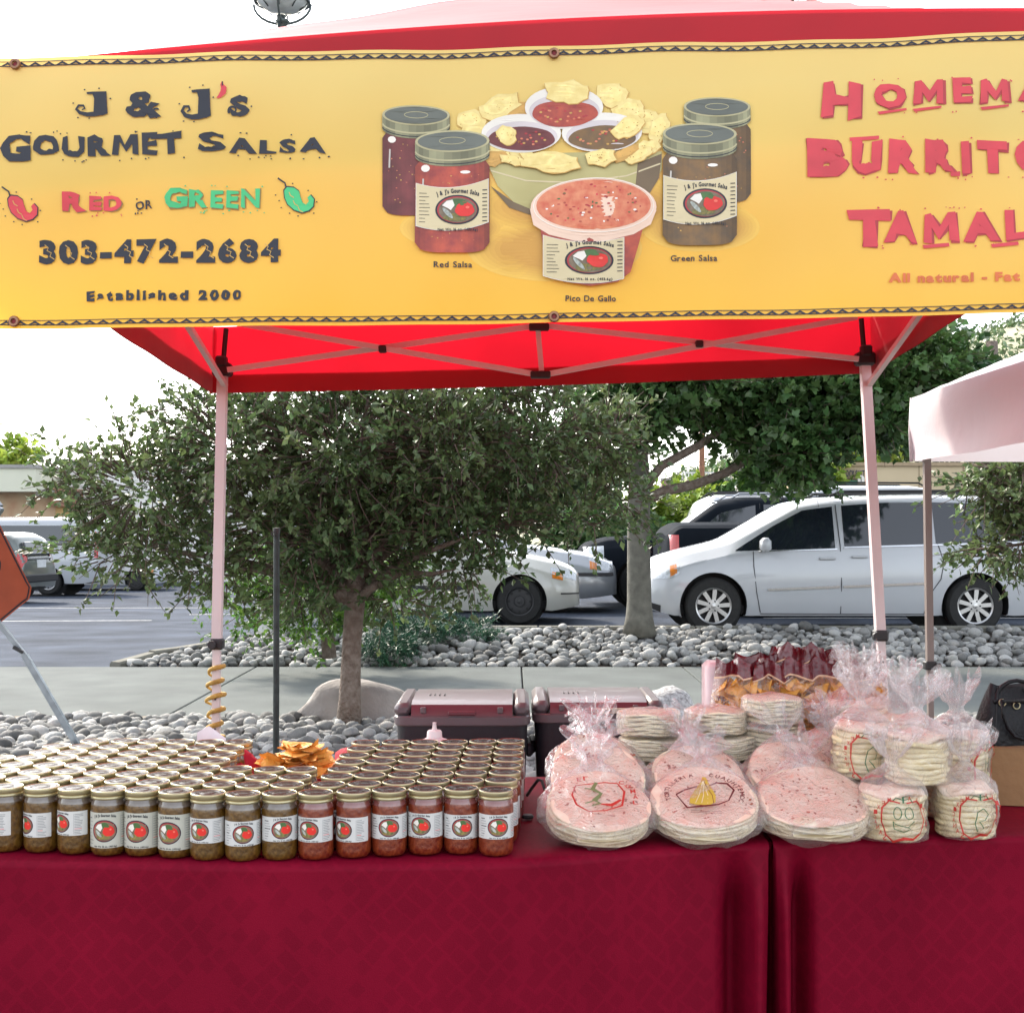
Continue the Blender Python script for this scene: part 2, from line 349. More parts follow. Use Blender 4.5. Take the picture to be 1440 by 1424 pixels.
# ------------------------------------------------------------------ red pop-up canopy
m_red = pbr('canopy_fabric', (.54, .008, .022), .55, .25, 1.1, .5, 2.2, transl=.38, sheen=.3, coord='Object')
m_enam = pbr('pink_white_enamel', (.66, .60, .60), .4, .05, 4, spec=.4)
m_blk = pbr('black_nylon', (.018, .018, .02), .5, .2, 20)
tent = root('canopy_tent', 'red pop-up canopy with white legs and crossed truss bars over the stall', 'canopy tent', (.14, 4.5, 0))
FL, FR, BL, BR = Vector((-1.349, 3.07, 2.545)), Vector((1.632, 3.07, 2.69)), Vector((-1.36, 6.03, 2.40)), Vector((1.635, 6.03, 2.49))
def eave(u, v):     # u,v in 0..1
    p = FL.lerp(FR, u).lerp(BL.lerp(BR, u), v); p.z += .05*math.sin(PI*u)*(1-v) + .0*v; return p
def roof(u, v):
    p = eave(u, v); r = max(abs(2*u-1), abs(2*v-1)); p.z += .80*(1-r)**1.12+.012*math.sin(u*23)*math.sin(v*19)*(1-r); return p
bld = MB(); bld.grid(roof, 40, 40, m_red); bld.build('canopy_roof', tent, smooth=True)
for nm, fn in (('v', 0),):
    b = MB(); N = 48
    cor = [(0, 0, 1, 0), (1, 0, 1, 1), (1, 1, 0, 1), (0, 1, 0, 0)]
    for (u0, v0, u1, v1) in cor:
        b2 = MB(); out = Vector(((.5-(v1-v0)*0), 0, 0))
        nrm = Vector(((v1-v0), -(u1-u0), 0))
        hh = lambda t: .30+.012*math.sin(PI*t)
        b2.grid(lambda t, w: eave(u0+(u1-u0)*(t*1.02-.01), v0+(v1-v0)*(t*1.02-.01))+nrm*(.008+.008*w+.005*w*math.sin(t*31+u0*3)*.6)+Vector((0, 0, -hh(t)*w)), N, 6, m_red)
        b2.build('valance', tent, smooth=True)
        b3 = MB(); b3.grid(lambda t, w: eave(u0+(u1-u0)*(t*1.02-.01), v0+(v1-v0)*(t*1.02-.01))+nrm*(.019+.005*math.sin(t*31+u0*3)*.6)+Vector((0, 0, -hh(t)+.085-.087*w)), N, 3, pbr('valance_hem', (.40, .012, .04), .6)); b3.build('hem', tent, smooth=True)
def bar(b, a, c, w, m): b.tube([a, c], w*.6, m, 4)
legs = [(P(318, 462, 5.95), P(313, 520, 5.95), P(305, 905, 5.95), P(302, 1200, 5.95)), (P(1211, 448, 5.95), P(1216, 505, 5.95), P(1238, 893, 5.95), P(1254, 1201, 5.95)),
        (Vector((-1.33, 3.12, 2.5)), Vector((-1.335, 3.12, 2.2)), Vector((-1.34, 3.11, 1.0)), Vector((-1.35, 3.1, 0))), (Vector((1.615, 3.12, 2.6)), Vector((1.62, 3.12, 2.3)), Vector((1.63, 3.11, 1.0)), Vector((1.64, 3.1, 0)))]
for i, (a, q, c, d) in enumerate(legs):
    d.z = 0; b = MB(); b.tube([q, c], .030, m_enam, 4); b.tube([c, d], .024, m_enam, 4)
    for z in range(5): pt = c.lerp(d, .12+.14*z); b.lathe([(0, 0), (.004, 0), (.004, -.004), (0, -.004)], m_blk, 8, pt+Vector((0, -.02, 0)), 'y')
    lg = b.build('leg', tent)
    b = MB(); b.tube([a, q], .012, m_blk, 6); b.build('leg_top_rod', tent)
    b = MB(); b.box(q, (.085, .075, .06), m_blk, bev=.01); b.box(q+Vector((.0, -.02, .035)), (.05, .05, .05), m_blk, bev=.008); b.build('corner_bracket', tent)
    b = MB(); b.box(c, (.062, .062, .05), m_blk, bev=.008); b.lathe([(0, .0), (.018, 0), (.018, .025), (0, .025)], m_blk, 12, c+Vector((-.012 if i != 1 else -.03, -.06, 0)), 'y'); b.build('height_clamp', tent)
    b = MB(); b.box(d+Vector((0, 0, .012)), (.11, .11, .02), m_enam, bev=.004); b.build('foot_plate', tent)
def truss(pts_top, pts_bot, name='truss_bar'):
    pass
YB = 5.9
def tb(x0, y0, x1, y1, D0=YB, D1=YB, w=.026):
    b = MB(); a, c = P(x0, y0, D0), P(x1, y1, D1); b.tube([a, c], w*.62, m_enam, 4); b.build('truss_bar', tent)
for (x0, y0, x1, y1, dd) in [(320, 520, 755, 458, 0), (330, 454, 752, 526, -.03), (765, 458, 1207, 505, 0), (770, 526, 1205, 446, -.03)]: tb(x0, y0, x1, y1, YB+dd, YB+dd)
b = MB(); b.tube([P(756, 458, 5.88), P(762, 526, 5.88)], .016, m_enam, 4); b.build('truss_bar', tent)
for (x, y, w) in [(538, 491, .035), (983, 484, .035), (760, 527, .09), (758, 460, .09)]:
    b = MB(); b.box(P(x, y, YB-.03), (w, .04, .032), m_blk, bev=.005); b.build('truss_joint', tent)
for sx, xx in ((-1, -1.31), (1, 1.6)):
    zt = 2.42
    for k in range(2):
        y0, y1 = 3.12+1.42*k, 3.12+1.42*(k+1)
        for (za, zb) in ((2.42, 2.12),)+(((2.30, 2.44),) if not k else ()):
            if not k: zb = 2.44
            b = MB(); s1 = (5.95-y0)/2.85*.14; s2 = (5.95-y1)/2.85*.14
            b.tube([(xx, y0, za+s1), (xx+.012*(1 if za > zb else -1), y1, zb+s2)], .016, m_enam, 4); b.build('truss_bar', tent)
for k in range(4):
    x0, x1 = -1.3+.7275*k, -1.3+.7275*(k+1)
    for (za, zb) in ((2.3, 2.6), (2.6, 2.3)):
        b = MB(); b.tube([(x0, 3.2 if za > zb else 3.215, za), (x1, 3.2 if za > zb else 3.215, zb)], .015, m_enam, 4); b.build('truss_bar', tent)
# yellow rope wound on the left leg
b = MB(); pts = []; rr = []
for k in range(121):
    t = k/120; py = 936+104*t; c = P(303.7-1.5*t, py, 5.95); a = t*5.2*2*PI; rad = .036+.006*math.sin(a*1.7)
    pts.append(c+Vector((math.cos(a)*rad, -math.sin(a)*rad, .01*math.sin(a)))); rr.append(.0085+.003*math.sin(a+.6))
b.tube(pts, rr, pbr('yellow_rope', (.46, .29, .06), .7, .25, 30, .5, 90), 7)
tag(b.build('rope', smooth=True), 'yellow rope wound in loose turns around the left rear tent leg', 'rope')
# ------------------------------------------------------------------ banner
DB = 3.035
def bt_y(x): return 79.5-.0105*x-.0000095*x*x
def bb_y(x): return 462.5-.0075*x-.0000055*x*x
def bsurf(px, py, ly=0):
    t = (px+70)/1780; D = DB+.006*math.sin(px*.011+1)+.004*math.sin(px*.031+py*.012)+.0035*math.sin(py*.02+px*.006)
    return Vector(((px-720)*DB/F, D-.0022-.00045*ly, CZ-(py-HY)*DB/F))
m_ban = bpy.data.materials.new('banner_vinyl'); m_ban.use_nodes = True
n = m_ban.node_tree.nodes; l = m_ban.node_tree.links; bs = n['Principled BSDF']; bs.inputs['Roughness'].default_value = .42
tc = n.new('ShaderNodeTexCoord'); sp = n.new('ShaderNodeSeparateXYZ'); l.new(tc.outputs['Object'], sp.inputs[0])
nz = n.new('ShaderNodeTexNoise'); nz.inputs['Scale'].default_value = 1.6; nz.inputs['Detail'].default_value = 2; l.new(tc.outputs['Object'], nz.inputs['Vector'])
m1 = n.new('ShaderNodeMath'); m1.operation = 'MULTIPLY_ADD'; m1.inputs[1].default_value = .35; l.new(nz.outputs[0], m1.inputs[0]); l.new(sp.outputs[2], m1.inputs[2])
rp = n.new('ShaderNodeValToRGB'); cr = rp.color_ramp
cr.elements[0].position = .20; cr.elements[0].color = (*srgb(255, 203, 66), 1); cr.elements[1].position = .75; cr.elements[1].color = (*srgb(250, 222, 132), 1)  # printed yellow fade; lens haze is also coloured into the paler top
e = cr.elements.new(.44); e.color = (*srgb(252, 206, 92), 1)
l.new(m1.outputs[0], rp.inputs[0]); l.new(rp.outputs[0], bs.inputs['Base Color'])
n2 = n.new('ShaderNodeTexNoise'); n2.inputs['Scale'].default_value = 5; bp = n.new('ShaderNodeBump'); bp.inputs['Strength'].default_value = .6; bp.inputs['Distance'].default_value = .02
mp = n.new('ShaderNodeMapping'); mp.inputs['Scale'].default_value = (1, 1, .35); l.new(tc.outputs['Object'], mp.inputs[0]); l.new(mp.outputs[0], n2.inputs['Vector']); l.new(n2.outputs[0], bp.inputs['Height']); l.new(bp.outputs[0], bs.inputs['Normal'])
trn = n.new('ShaderNodeBsdfTranslucent'); l.new(rp.outputs[0], trn.inputs['Color']); ms = n.new('ShaderNodeMixShader'); ms.inputs[0].default_value = .22
l.new(bs.outputs[0], ms.inputs[1]); l.new(trn.outputs[0], ms.inputs[2]); l.new(ms.outputs[0], n['Material Output'].inputs['Surface'])
ban = root('banner', 'long yellow vinyl salsa banner hung across the front of the red canopy', 'banner', (.1, DB, bsurf(0, 462).z))
b = MB(); b.grid(lambda u, v: bsurf(-70+1780*u, bt_y(-70+1780*u)*(1-v)+bb_y(-70+1780*u)*v, 0)+Vector((0, .0022, 0)), 150, 30, m_ban)
ob = b.build('vinyl_sheet', ban, smooth=True)
ink = pbr('black_ink', srgb(32, 34, 46), .45, .08, 30); inkr = pbr('red_ink', srgb(214, 62, 74), .45, .12, 12); inkd = pbr('dark_red_ink', srgb(176, 52, 58), .45, .1, 9)
inkg = pbr('green_ink', srgb(70, 190, 122), .45, .1, 9); inkp = pbr('pale_line_ink', srgb(214, 170, 90), .45)
pr = Print(bsurf, 30)
for off, sgn, fy in ((9, 1, bt_y), (-9, -1, bb_y)):
    xs = list(range(-60, 1700, 20))
    pr.stroke([(x, fy(x)+off-3) for x in xs], 1.1, ink, 1); pr.stroke([(x, fy(x)+off+3.2) for x in xs], 1.6, ink, 1)
    for x in np.arange(-60, 1690, 19.6): y = fy(x)+off; pr.poly([(x, y+3), (x+9.8, y-2.6), (x+19.6, y+3), (x+14, y+2.6), (x+9.8, y+.8), (x+5, y+2.6)], ink, 2)
pr.build('zigzag_border', ban)
def word(p, st, x0, x1, y0, y1, m, off, jit=.045, first=None, rise=0, shadow=None, sp=.10):
    """display lettering with one big first letter: first = (x0,x1,y0,y1)"""
    def line(mm, dx, dy, ly, of):
        s = st
        if first:
            p.letter(s[0], first[0]+dx, first[2]+dy, first[1]+dx, first[3]+dy, mm, ly, of, jit); s = s[1:]
        if s:
            W = [(.0, .3) if c == ' ' else None for c in s]; ws = []
            for c in s:
                if c == ' ': ws.append(.35); continue
                Vx = [v[0] for v in glyph(c, of)[0]]; ws.append(max(Vx)-min(Vx))
            k = (x1-x0)/(sum(ws)+sp*(len(s)-1)); x = x0; rr2 = random.Random(len(st))
            for i, (c, w) in enumerate(zip(s, ws)):
                if c != ' ':
                    t = (x-x0)/(x1-x0); h = y1-y0; wob = h*.07*rr2.uniform(-1, 1); 
                    p.letter(c, x+dx, y0+dy+wob+rise*t, x+w*k+dx, y1+dy+wob*.5+rise*t, mm, ly, of, jit, rot=rr2.uniform(-.05, .05))
                x += (w+sp)*k
    if shadow: line(shadow[0], shadow[1], shadow[2], 1, off)
    line(m, 0, 0, 3, off)
    rr = random.Random(hash(len(st)*7+int(x0)) & 255)
    for k in range(len(st)*3):
        x = rr.uniform(x0-10, x1+8); y = (y0-rr.uniform(2, 8)) if rr.random() < .5 else (y1+rr.uniform(2, 8))
        p.ell(x, y, rr.uniform(.9, 1.8), rr.uniform(.7, 1.3), m, 3, 6)
def curl(p, cx, cy, r, a0, a1, w, m, ly=3): 
    n_ = 14; p.stroke([(cx+r*(1-.62*k/n_)*math.cos(a0+(a1-a0)*k/n_), cy+r*(1-.62*k/n_)*math.sin(a0+(a1-a0)*k/n_)) for k in range(n_+1)], [w*(1-.5*k/n_) for k in range(n_+1)], m, ly)
def bigJ(p, x0, y0, x1, y1, m):
    w, h = x1-x0, y1-y0; X = lambda t: x0+w*t; Y = lambda t: y0+h*t
    p.poly([(X(.52), Y(.02)), (X(.98), Y(0)), (X(1.0), Y(.62)), (X(1.02), Y(.92)), (X(.86), Y(1)), (X(.62), Y(.98)), (X(.58), Y(.9)), (X(.6), Y(.3))], m, 3)
    p.poly([(X(.36), Y(.04)), (X(.55), Y(.02)), (X(.55), Y(.12)), (X(.38), Y(.13))], m, 3)
    p.stroke([(X(.8), Y(.9)), (X(.6), Y(.95)), (X(.38), Y(.97)), (X(.16), Y(.9)), (X(.05), Y(.75)), (X(.12), Y(.6)), (X(.27), Y(.6)), (X(.31), Y(.72)), (X(.22), Y(.78))], [h*q for q in (.2, .2, .17, .14, .12, .10, .09, .08, .05)], m, 4)
    for (a, c) in ((.3, -.06), (.75, -.12), (1.1, .3), (-.05, .5), (.1, 1.1), (.45, 1.12)): p.ell(X(a), Y(c), 1.4, 1.1, m, 3, 6)
pr = Print(bsurf, 40)
bigJ(pr, 106, 129, 151, 163, ink); bigJ(pr, 256, 128, 298, 169, ink)
pr.letter('&', 177, 129, 228, 166, ink, 3, .035, .1); curl(pr, 222, 158, 8, 1.5, 5.5, 4, ink)
pr.letter('S', 325, 138, 352, 167, ink, 3, .05, .12); curl(pr, 330, 158, 7, 2.5, 7, 4, ink)
pr.stroke([(315, 118), (314, 122), (317, 127), (316, 133), (311, 139), (307, 141)], [1.6, 4, 8, 8, 5, 1], inkr, 3); pr.stroke([(315, 124), (315, 118)], 1.6, ink, 4)
pr.ell(355, 152, 1.3, 1.3, ink, 3, 6); pr.build('lettering', ban)
pr = Print(bsurf, 40)
word(pr, 'GOURMET', 47, 257, 192, 221, ink, .05, .14, first=(1, 43, 189, 228), rise=-2); pr.poly([(213, 190), (257, 190), (257, 197), (213, 197)], ink, 3); pr.build('lettering', ban)
pr = Print(bsurf, 40)
word(pr, 'SALSA', 323, 459, 196, 217, ink, .045, .14, first=(281, 318, 188, 216), rise=0)
pr.build('lettering', ban)
pr = Print(bsurf, 40); shd = pbr('letter_shadow_ink', srgb(150, 120, 70), .5)
word(pr, 'RED', 124, 171, 276, 296, inkr, .05, .12, first=(86, 120, 270, 297), shadow=(shd, 1.2, 1.2)); pr.build('lettering', ban); pr = Print(bsurf, 40); word(pr, 'OR', 191, 215, 283, 295, ink, .03, .1)
pr.build('lettering', ban); pr = Print(bsurf, 40)
word(pr, 'GREEN', 268, 366, 267, 293, inkg, .04, .12, first=(232, 264, 265, 294), shadow=(shd, 1.2, 1.2)); pr.build('lettering', ban)
def chili(p, x0, y0, k, m):
    T = lambda pts: [(x0+x*k, y0+y*k) for x, y in pts]
    body = [(10, 18), (14, 13), (24, 14), (31, 19), (33, 27), (36, 35), (41, 38), (45, 33), (43, 28), (47, 24), (52, 30), (51, 40), (45, 46), (35, 49), (24, 45), (15, 37), (11, 28)]
    p.poly(T([(x+(x-30)*.07, y+(y-32)*.1) for x, y in body]), ink, 2); p.poly(T(body), m, 3)
    p.stroke(T([(13, 14), (11, 7), (5, 3), (1, 0)]), 2.2*k, ink, 3)
    for (x, y) in ((17, 20), (23, 32), (30, 41)): p.stroke(T([(x, y), (x+2, y+5), (x+7, y+8)]), 1.2*k, inkp, 4)
    for (x, y) in ((-2, 24), (3, 32), (6, 42), (18, 50), (30, 54), (52, 50), (56, 34), (22, 8), (44, 18)): p.ell(x0+x*k, y0+y*k, 1.2, 1, ink, 3, 6)
pr = Print(bsurf, 40); chili(pr, 2, 263, .98, inkr); pr.build('printed_chilli', ban)
pr = Print(bsurf, 40); chili(pr, 390, 251, 1.0, inkg); pr.build('printed_chilli', ban)
pr = Print(bsurf, 40); pr.text('303-472-2684', 54, 396, 338, 368, ink, 3, .06, .02)
for i, ch in enumerate('303-472-2684'):
    x = 60+28.3*i
    if ch != '-': pr.stroke([(x+2, 344), (x+7, 348), (x+5, 352), (x+11, 355), (x+9, 360), (x+15, 364)], 1.1, inkp, 5)
pr.build('lettering', ban)
pr = Print(bsurf, 40); pr.text('Established 2000', 121, 341, 409, 422, ink, 3, .06, .12, sp=.16); pr.build('lettering', ban)
for st, x0, x1, y0 in (('Red Salsa', 610, 664, 368), ('Pico De Gallo', 795, 866, 416), ('Green Salsa', 943, 1008, 359.5)):
    pr = Print(bsurf, 40); pr.text(st, x0, x1, y0, y0+8.2, ink, 3, .022, .05, sp=.09)
    pr.build('lettering', ban)
pr = Print(bsurf, 40)
word(pr, 'HOMEMADE', 1229, 1560, 118, 152, inkr, .06, .12, first=(1155, 1212, 116, 165), rise=-15, shadow=(inkd, 2.2, 1.6), sp=.22)
for k, x in enumerate((1234, 1282, 1377, 1470)): pr.poly([(x, 157-k*2.4), (x+40, 153-k*2.4), (x+40, 156-k*2.4), (x+3, 161-k*2.4)], inkr, 3)
pr.build('lettering', ban); pr = Print(bsurf, 40)
word(pr, 'BURRITOS', 1197, 1516, 200, 245, inkr, .065, .12, first=(1134, 1192, 194, 247), rise=-3, shadow=(inkd, 2.2, 1.6), sp=.16)
pr.poly([(1195, 193), (1236, 191), (1236, 196), (1196, 198)], inkr, 3); pr.poly([(1336, 243), (1350, 241), (1350, 248), (1337, 248)], inkr, 4)
pr.build('lettering', ban); pr = Print(bsurf, 40)
word(pr, 'TAMALES', 1243, 1516, 298, 341, inkr, .06, .12, first=(1193, 1252, 294, 346), rise=-2, shadow=(inkd, 2.2, 1.6), sp=.14)
for x in (1298, 1392): pr.poly([(x, 344), (x+37, 341), (x+38, 346), (x+2, 349)], inkr, 3)
pr.build('lettering', ban); pr = Print(bsurf, 40); pr.text('All natural - Fat Free', 1250, 1490, 384, 396, pbr('faded_red_ink', srgb(214, 110, 60), .5), 3, .05, .04); pr.build('lettering', ban)
# printed food picture
c_sal = pbr('print_red_salsa', srgb(150, 62, 58), .45, .3, 40, col2=srgb(190, 84, 62)); c_sald = pbr('print_dark_salsa', srgb(112, 52, 52), .45, .25, 30)
c_grn = pbr('print_green_salsa', srgb(104, 84, 62), .45, .3, 40, col2=srgb(134, 100, 58)); c_lid = pbr('print_lid', srgb(122, 120, 92), .4, .15, 12); c_lidt = pbr('print_lid_top', srgb(104, 108, 100), .4, .2, 9)
c_lidh = pbr('print_lid_highlight', srgb(186, 178, 138), .4); c_wht = pbr('print_white', srgb(236, 230, 220), .45, .05); c_cream = pbr('print_cream', srgb(216, 200, 160), .45, .06, 10)
c_chip = pbr('print_chip', srgb(232, 206, 128), .45, .2, 60, col2=srgb(244, 224, 152)); c_chipd = pbr('print_chip_shade', srgb(206, 160, 84), .45, .15, 30)
c_bowl = pbr('print_bowl', srgb(170, 158, 100), .45, .2, 6, col2=srgb(196, 186, 128)); c_bowld = pbr('print_bowl_shade', srgb(116, 96, 70), .45, .15, 8)
c_tom = pbr('print_tomato', srgb(222, 44, 36), .4, .1, 30); c_leaf = pbr('print_leaf_green', srgb(76, 110, 60), .45, .2, 40); c_oval = pbr('print_oval', srgb(120, 104, 84), .45, .3, 60)
c_shad = pbr('print_cast_brown', srgb(196, 140, 62), .5, .15, 6); c_pico = pbr('print_pico', srgb(206, 100, 74), .45, .3, 50, col2=srgb(226, 146, 108)); c_hi = pbr('print_highlight', srgb(246, 236, 226), .4)
def shade(m, k):
    k = round(k*16)/16; nm = m.name+'_tone_%d' % int(k*16)
    if nm in MATS: return MATS[nm]
    c = m.copy(); c.name = nm; MATS[nm] = c
    for nd in c.node_tree.nodes:
        if nd.type == 'MIX':
            for q in (6, 7): v = nd.inputs[q].default_value; nd.inputs[q].default_value = (min(1, v[0]*k), min(1, v[1]*k), min(1, v[2]*k), 1)
    return c
def logo(p, cx, cy, rx, ry, ly, k=1.0, small=False):
    p.ell(cx, cy, rx*1.05, ry*1.06, ink, ly, 32); p.ell(cx, cy, rx*.96, ry*.95, inkd, ly+1, 32); p.ell(cx+rx*.03, cy+ry*.03, rx*.91, ry*.89, c_oval, ly+2, 32)
    p.ell(cx+rx*.02, cy-ry*.5, rx*.38, ry*.3, c_leaf, ly+3, 14, wob=.1); p.ell(cx-rx*.1, cy+ry*.55, rx*.55, ry*.28, pbr('print_peppers', srgb(150, 130, 70), .5, .5, 200, col2=srgb(90, 100, 60)), ly+3, 14, wob=.12)
    p.poly([(cx-rx*.72, cy-ry*.3), (cx-rx*.5, cy-ry*.62), (cx-rx*.22, cy-ry*.7), (cx-rx*.12, cy-ry*.3), (cx-rx*.3, cy+ry*.05), (cx-rx*.45, cy-ry*.1)], c_wht, ly+4)
    p.ell(cx-rx*.45, cy+ry*.25, rx*.36, ry*.15, pbr('print_onion', srgb(170, 176, 168), .5, .4, 150), ly+4, 12, rot=.8)
    p.ell(cx+rx*.36, cy+ry*.0, rx*.46, ry*.52, c_tom, ly+5, 22, wob=.05); p.ell(cx+rx*.24, cy-ry*.44, rx*.2, ry*.12, c_leaf, ly+6, 10, wob=.3)
    p.ell(cx+rx*.5, cy-ry*.15, rx*.1, ry*.1, pbr('print_tomato_light', srgb(240, 110, 90), .4), ly+6, 8)
def pjar(p, x, y0, w, h, body, labelled=True, b0=1):
    """printed jar: x centre, y0 lid top"""
    r = w/2; e = w*.14; yl = y0+e
    if labelled or True:
        pts = [(x-r*.93, yl+w*.2)]+[(x-r, yl+w*.38), (x-r, y0+h-e*1.6)]+[(x-r*.9*math.cos(a), y0+h-e*1.1+e*math.sin(a)*1.0) for a in np.linspace(.3, PI-.3, 9)]+[(x+r, y0+h-e*1.6), (x+r, yl+w*.38), (x+r*.93, yl+w*.2)]
        NC = 14
        for i in range(NC):
            xa, xb = x-r+2*r*i/NC, x-r+2*r*(i+1)/NC; u = abs((i+.5)/NC*2-.92); fb = lambda q: y0+h-e*1.25+e*math.sqrt(max(0, 1-((q-x)/r)**4)); ft = lambda q: yl+w*.2+w*.14*max(0, (abs(q-x)/r-.8)*5)
            p.poly([(xa, ft(xa)), (xb, ft(xb)), (xb, fb(xb)), (xa, fb(xa))], shade(body, 1.12-.62*u**2.2), b0)
        for k in range(46):
            a, q = rnd.uniform(-.85, .85), rnd.random(); p.ell(x+r*a, yl+w*.42+(h-w*.75)*q, rnd.uniform(.7, 1.6), rnd.uniform(.5, 1.2), shade(rnd.choice([c_pico, body, c_chipd]), rnd.uniform(.7, 1.15)), b0+1, 6)
        p.stroke([(x-r*.78, yl+w*.5), (x-r*.8, y0+h*.55)], 2.2, shade(c_hi, .62), b0+1)
        p.ell(x-r*.72, yl+w*.36, r*.12, r*.1, c_hi, b0+2, 10); p.ell(x+r*.35, yl+w*.42, r*.14, r*.045, c_hi, b0+2, 10)
    for i in range(14):
        a, c_ = PI*i/14, PI*(i+1)/14; p.poly([(x-r*math.cos(a), yl), (x-r*math.cos(c_), yl), (x-r*math.cos(c_), yl+w*.2+e*math.sin(c_)), (x-r*math.cos(a), yl+w*.2+e*math.sin(a))], shade(c_lid, (1.5, 1.25, .9, 1.1, 1.7, 1.5, 1.2, 1.0, .8, .95, 1.3, 1.7, 1.2, .7)[i]), b0+2)
    p.stroke([(x-r*math.cos(a), yl+w*.12+e*math.sin(a)) for a in np.linspace(0.1, PI-.1, 15)], 2.2, c_lidh, b0+3)
    p.stroke([(x-r*math.cos(a), yl+w*.17+e*math.sin(a)) for a in np.linspace(0.1, PI-.1, 15)], 1.2, ink, b0+3)
    p.ell(x, yl, r, e*1.05, c_lidh, b0+3, 30); p.ell(x, yl, r*.93, e*.9, c_lidt, b0+4, 30); p.ring(x, yl-.5, r*.35, e*.33, .8, c_lidh, b0+5, 20)
def plabel(p, x, y, w, h, ly, skew=0):
    fy = lambda t: h*.16*(1-(2*t-1)**2)-skew*t
    for grow, m, q in ((1.6, c_wht, 0), (0, c_cream, 1)):
        top = [(x-w/2-grow/2+(w+grow)*t, y-grow/2+fy(t)) for t in np.linspace(0, 1, 11)]; bot = [(x-w/2-grow/2+(w+grow)*t, y+h+grow/2+fy(t)) for t in np.linspace(1, 0, 11)]; p.poly(top+bot, m, ly+q)
    cy = y+h*.66; logo(p, x+w*.07, cy-h*.02, w*.29, h*.33, ly+2)
    p.text('J & J\'s Gourmet Salsa', x-w*.22, x+w*.38, y+h*.22, y+h*.32, ink, ly+3, .04, 0, arc=h*.08, sp=.1); p.text('Net Wt. 16 oz. (453.6g)', x-w*.2, x+w*.36, y+h*1.07, y+h*1.13, ink, ly+3, .04, sp=.12)
    for k in range(9): p.stroke([(x-w*.46, y+h*(.2+.085*k)+2), (x-w*.46+w*rnd.uniform(.08, .16), y+h*(.2+.085*k)+2.6)], .7, ink, ly+3)
    for k in range(9): p.stroke([(x+w*.42, y+h*(.18+.09*k)), (x+w*.485, y+h*(.18+.09*k)-.4)], 1.2, ink, ly+3)
def soft(q):
    a, b_ = np.array(srgb(250, 203, 92)), np.array(srgb(206, 150, 70)); t = (q+1)/8; return pbr('print_brown_tone_%d' % q, tuple(a*(1-t)+b_*t), .5, .05, 6)
pr = Print(bsurf, 40)
for (x, y, rx, ry) in ((640, 320, 70, 26), (780, 350, 110, 40), (985, 320, 75, 30), (820, 290, 150, 40)): [pr.ell(x, y, rx*(1.12-.07*q), ry*(1.15-.08*q), soft(q), -4+.5*q, 34) for q in range(7)]
pr.build('printed_table_tone', ban)
pr = Print(bsurf, 40); pr.poly([(688, 236), (700, 262), (722, 284), (760, 300), (820, 306), (870, 300), (910, 280), (930, 240), (930, 215), (690, 215)], c_bowl, 1)
pr.stroke([(690, 240), (740, 254), (810, 258), (880, 250), (928, 232)], 2.0, c_cream, 2); pr.poly([(896, 232), (930, 218), (926, 252), (908, 282), (890, 292)], c_bowld, 2)
pr.poly([(690, 262), (722, 284), (760, 300), (750, 304), (716, 292)], c_bowld, 2); pr.build('printed_bowl', ban)
pr = Print(bsurf, 40)
def pchip(cx, cy, w, h, rot, ly, dark=False):
    rq = random.Random(int(cx*7+cy)); base_ = [(-.5, -.2), (.08, -.5), (.46, -.3), (.5, .2), (.1, .48), (-.42, .36)]; k = []
    for i_ in range(6):
        p0, p1 = base_[i_], base_[(i_+1) % 6]
        for t_ in (0, .33, .66): k.append((p0[0]+(p1[0]-p0[0])*t_+rq.uniform(-.05, .05), p0[1]+(p1[1]-p0[1])*t_+rq.uniform(-.06, .06)))
    T = lambda s, dx=0, dy=0: [(cx+dx+s*(w*x*math.cos(rot)-h*y*math.sin(rot)), cy+dy+s*(w*x*math.sin(rot)+h*y*math.cos(rot))) for x, y in k]
    pr.poly(T(1.03, .5, .8), c_chipd, ly); pr.poly(T(1), c_chipd if dark else c_chip, ly+.4); pr.poly([((a_-cx)*.72+cx-1.5, (b_-cy)*.66+cy-1.2) for a_, b_ in T(1)], shade(c_chipd if dark else c_chip, 1.1), ly+.5)
    for q_ in range(9): pr.ell(cx+w*rq.uniform(-.36, .36), cy+h*rq.uniform(-.3, .3), rq.uniform(.6, 1.3), rq.uniform(.4, .9), shade(c_chipd, rq.choice([.75, .9, 1.2])), ly+.6, 5)
for a in [(662, 168, 42, 30, .2, 1), (702, 150, 60, 36, -.3, 2), (735, 160, 40, 40, .5, 1, True), (860, 135, 46, 36, .3, 1), (884, 160, 44, 40, -.2, 2), (905, 172, 42, 40, .7, 2), (926, 182, 28, 46, .3, 3), (672, 190, 50, 40, .4, 2),
          (700, 215, 50, 24, .3, 6), (690, 224, 46, 22, -.2, 7, True), (738, 222, 46, 20, .2, 7), (905, 212, 50, 22, -.3, 6), (880, 218, 40, 20, -.4, 7, True)]: pchip(*a)
pr.build('printed_chips', ban)
pr = Print(bsurf, 40)
for (cx, cy, rx, ry, m) in ((793, 152, 55, 30, c_sal), (733, 188, 56, 27, c_sald), (846, 188, 56, 28, c_grn)):
    pr.ell(cx, cy, rx, ry, c_wht, 9, 34); pr.ell(cx+.5, cy+ry*.16, rx*.9, ry*.78, pbr('print_cup_inner', srgb(214, 204, 204), .5), 10, 34); pr.ell(cx+1, cy+ry*.28, rx*.84, ry*.62, m, 11, 34, wob=.02)
    for k in range(26): a, q = rnd.uniform(0, 6.28), rnd.random()**.5*.8; pr.ell(cx+rx*.8*q*math.cos(a), cy+ry*.28+ry*.55*q*math.sin(a), 2.2, 1.4, rnd.choice([c_pico, inkd, c_chipd]), 12, 6)
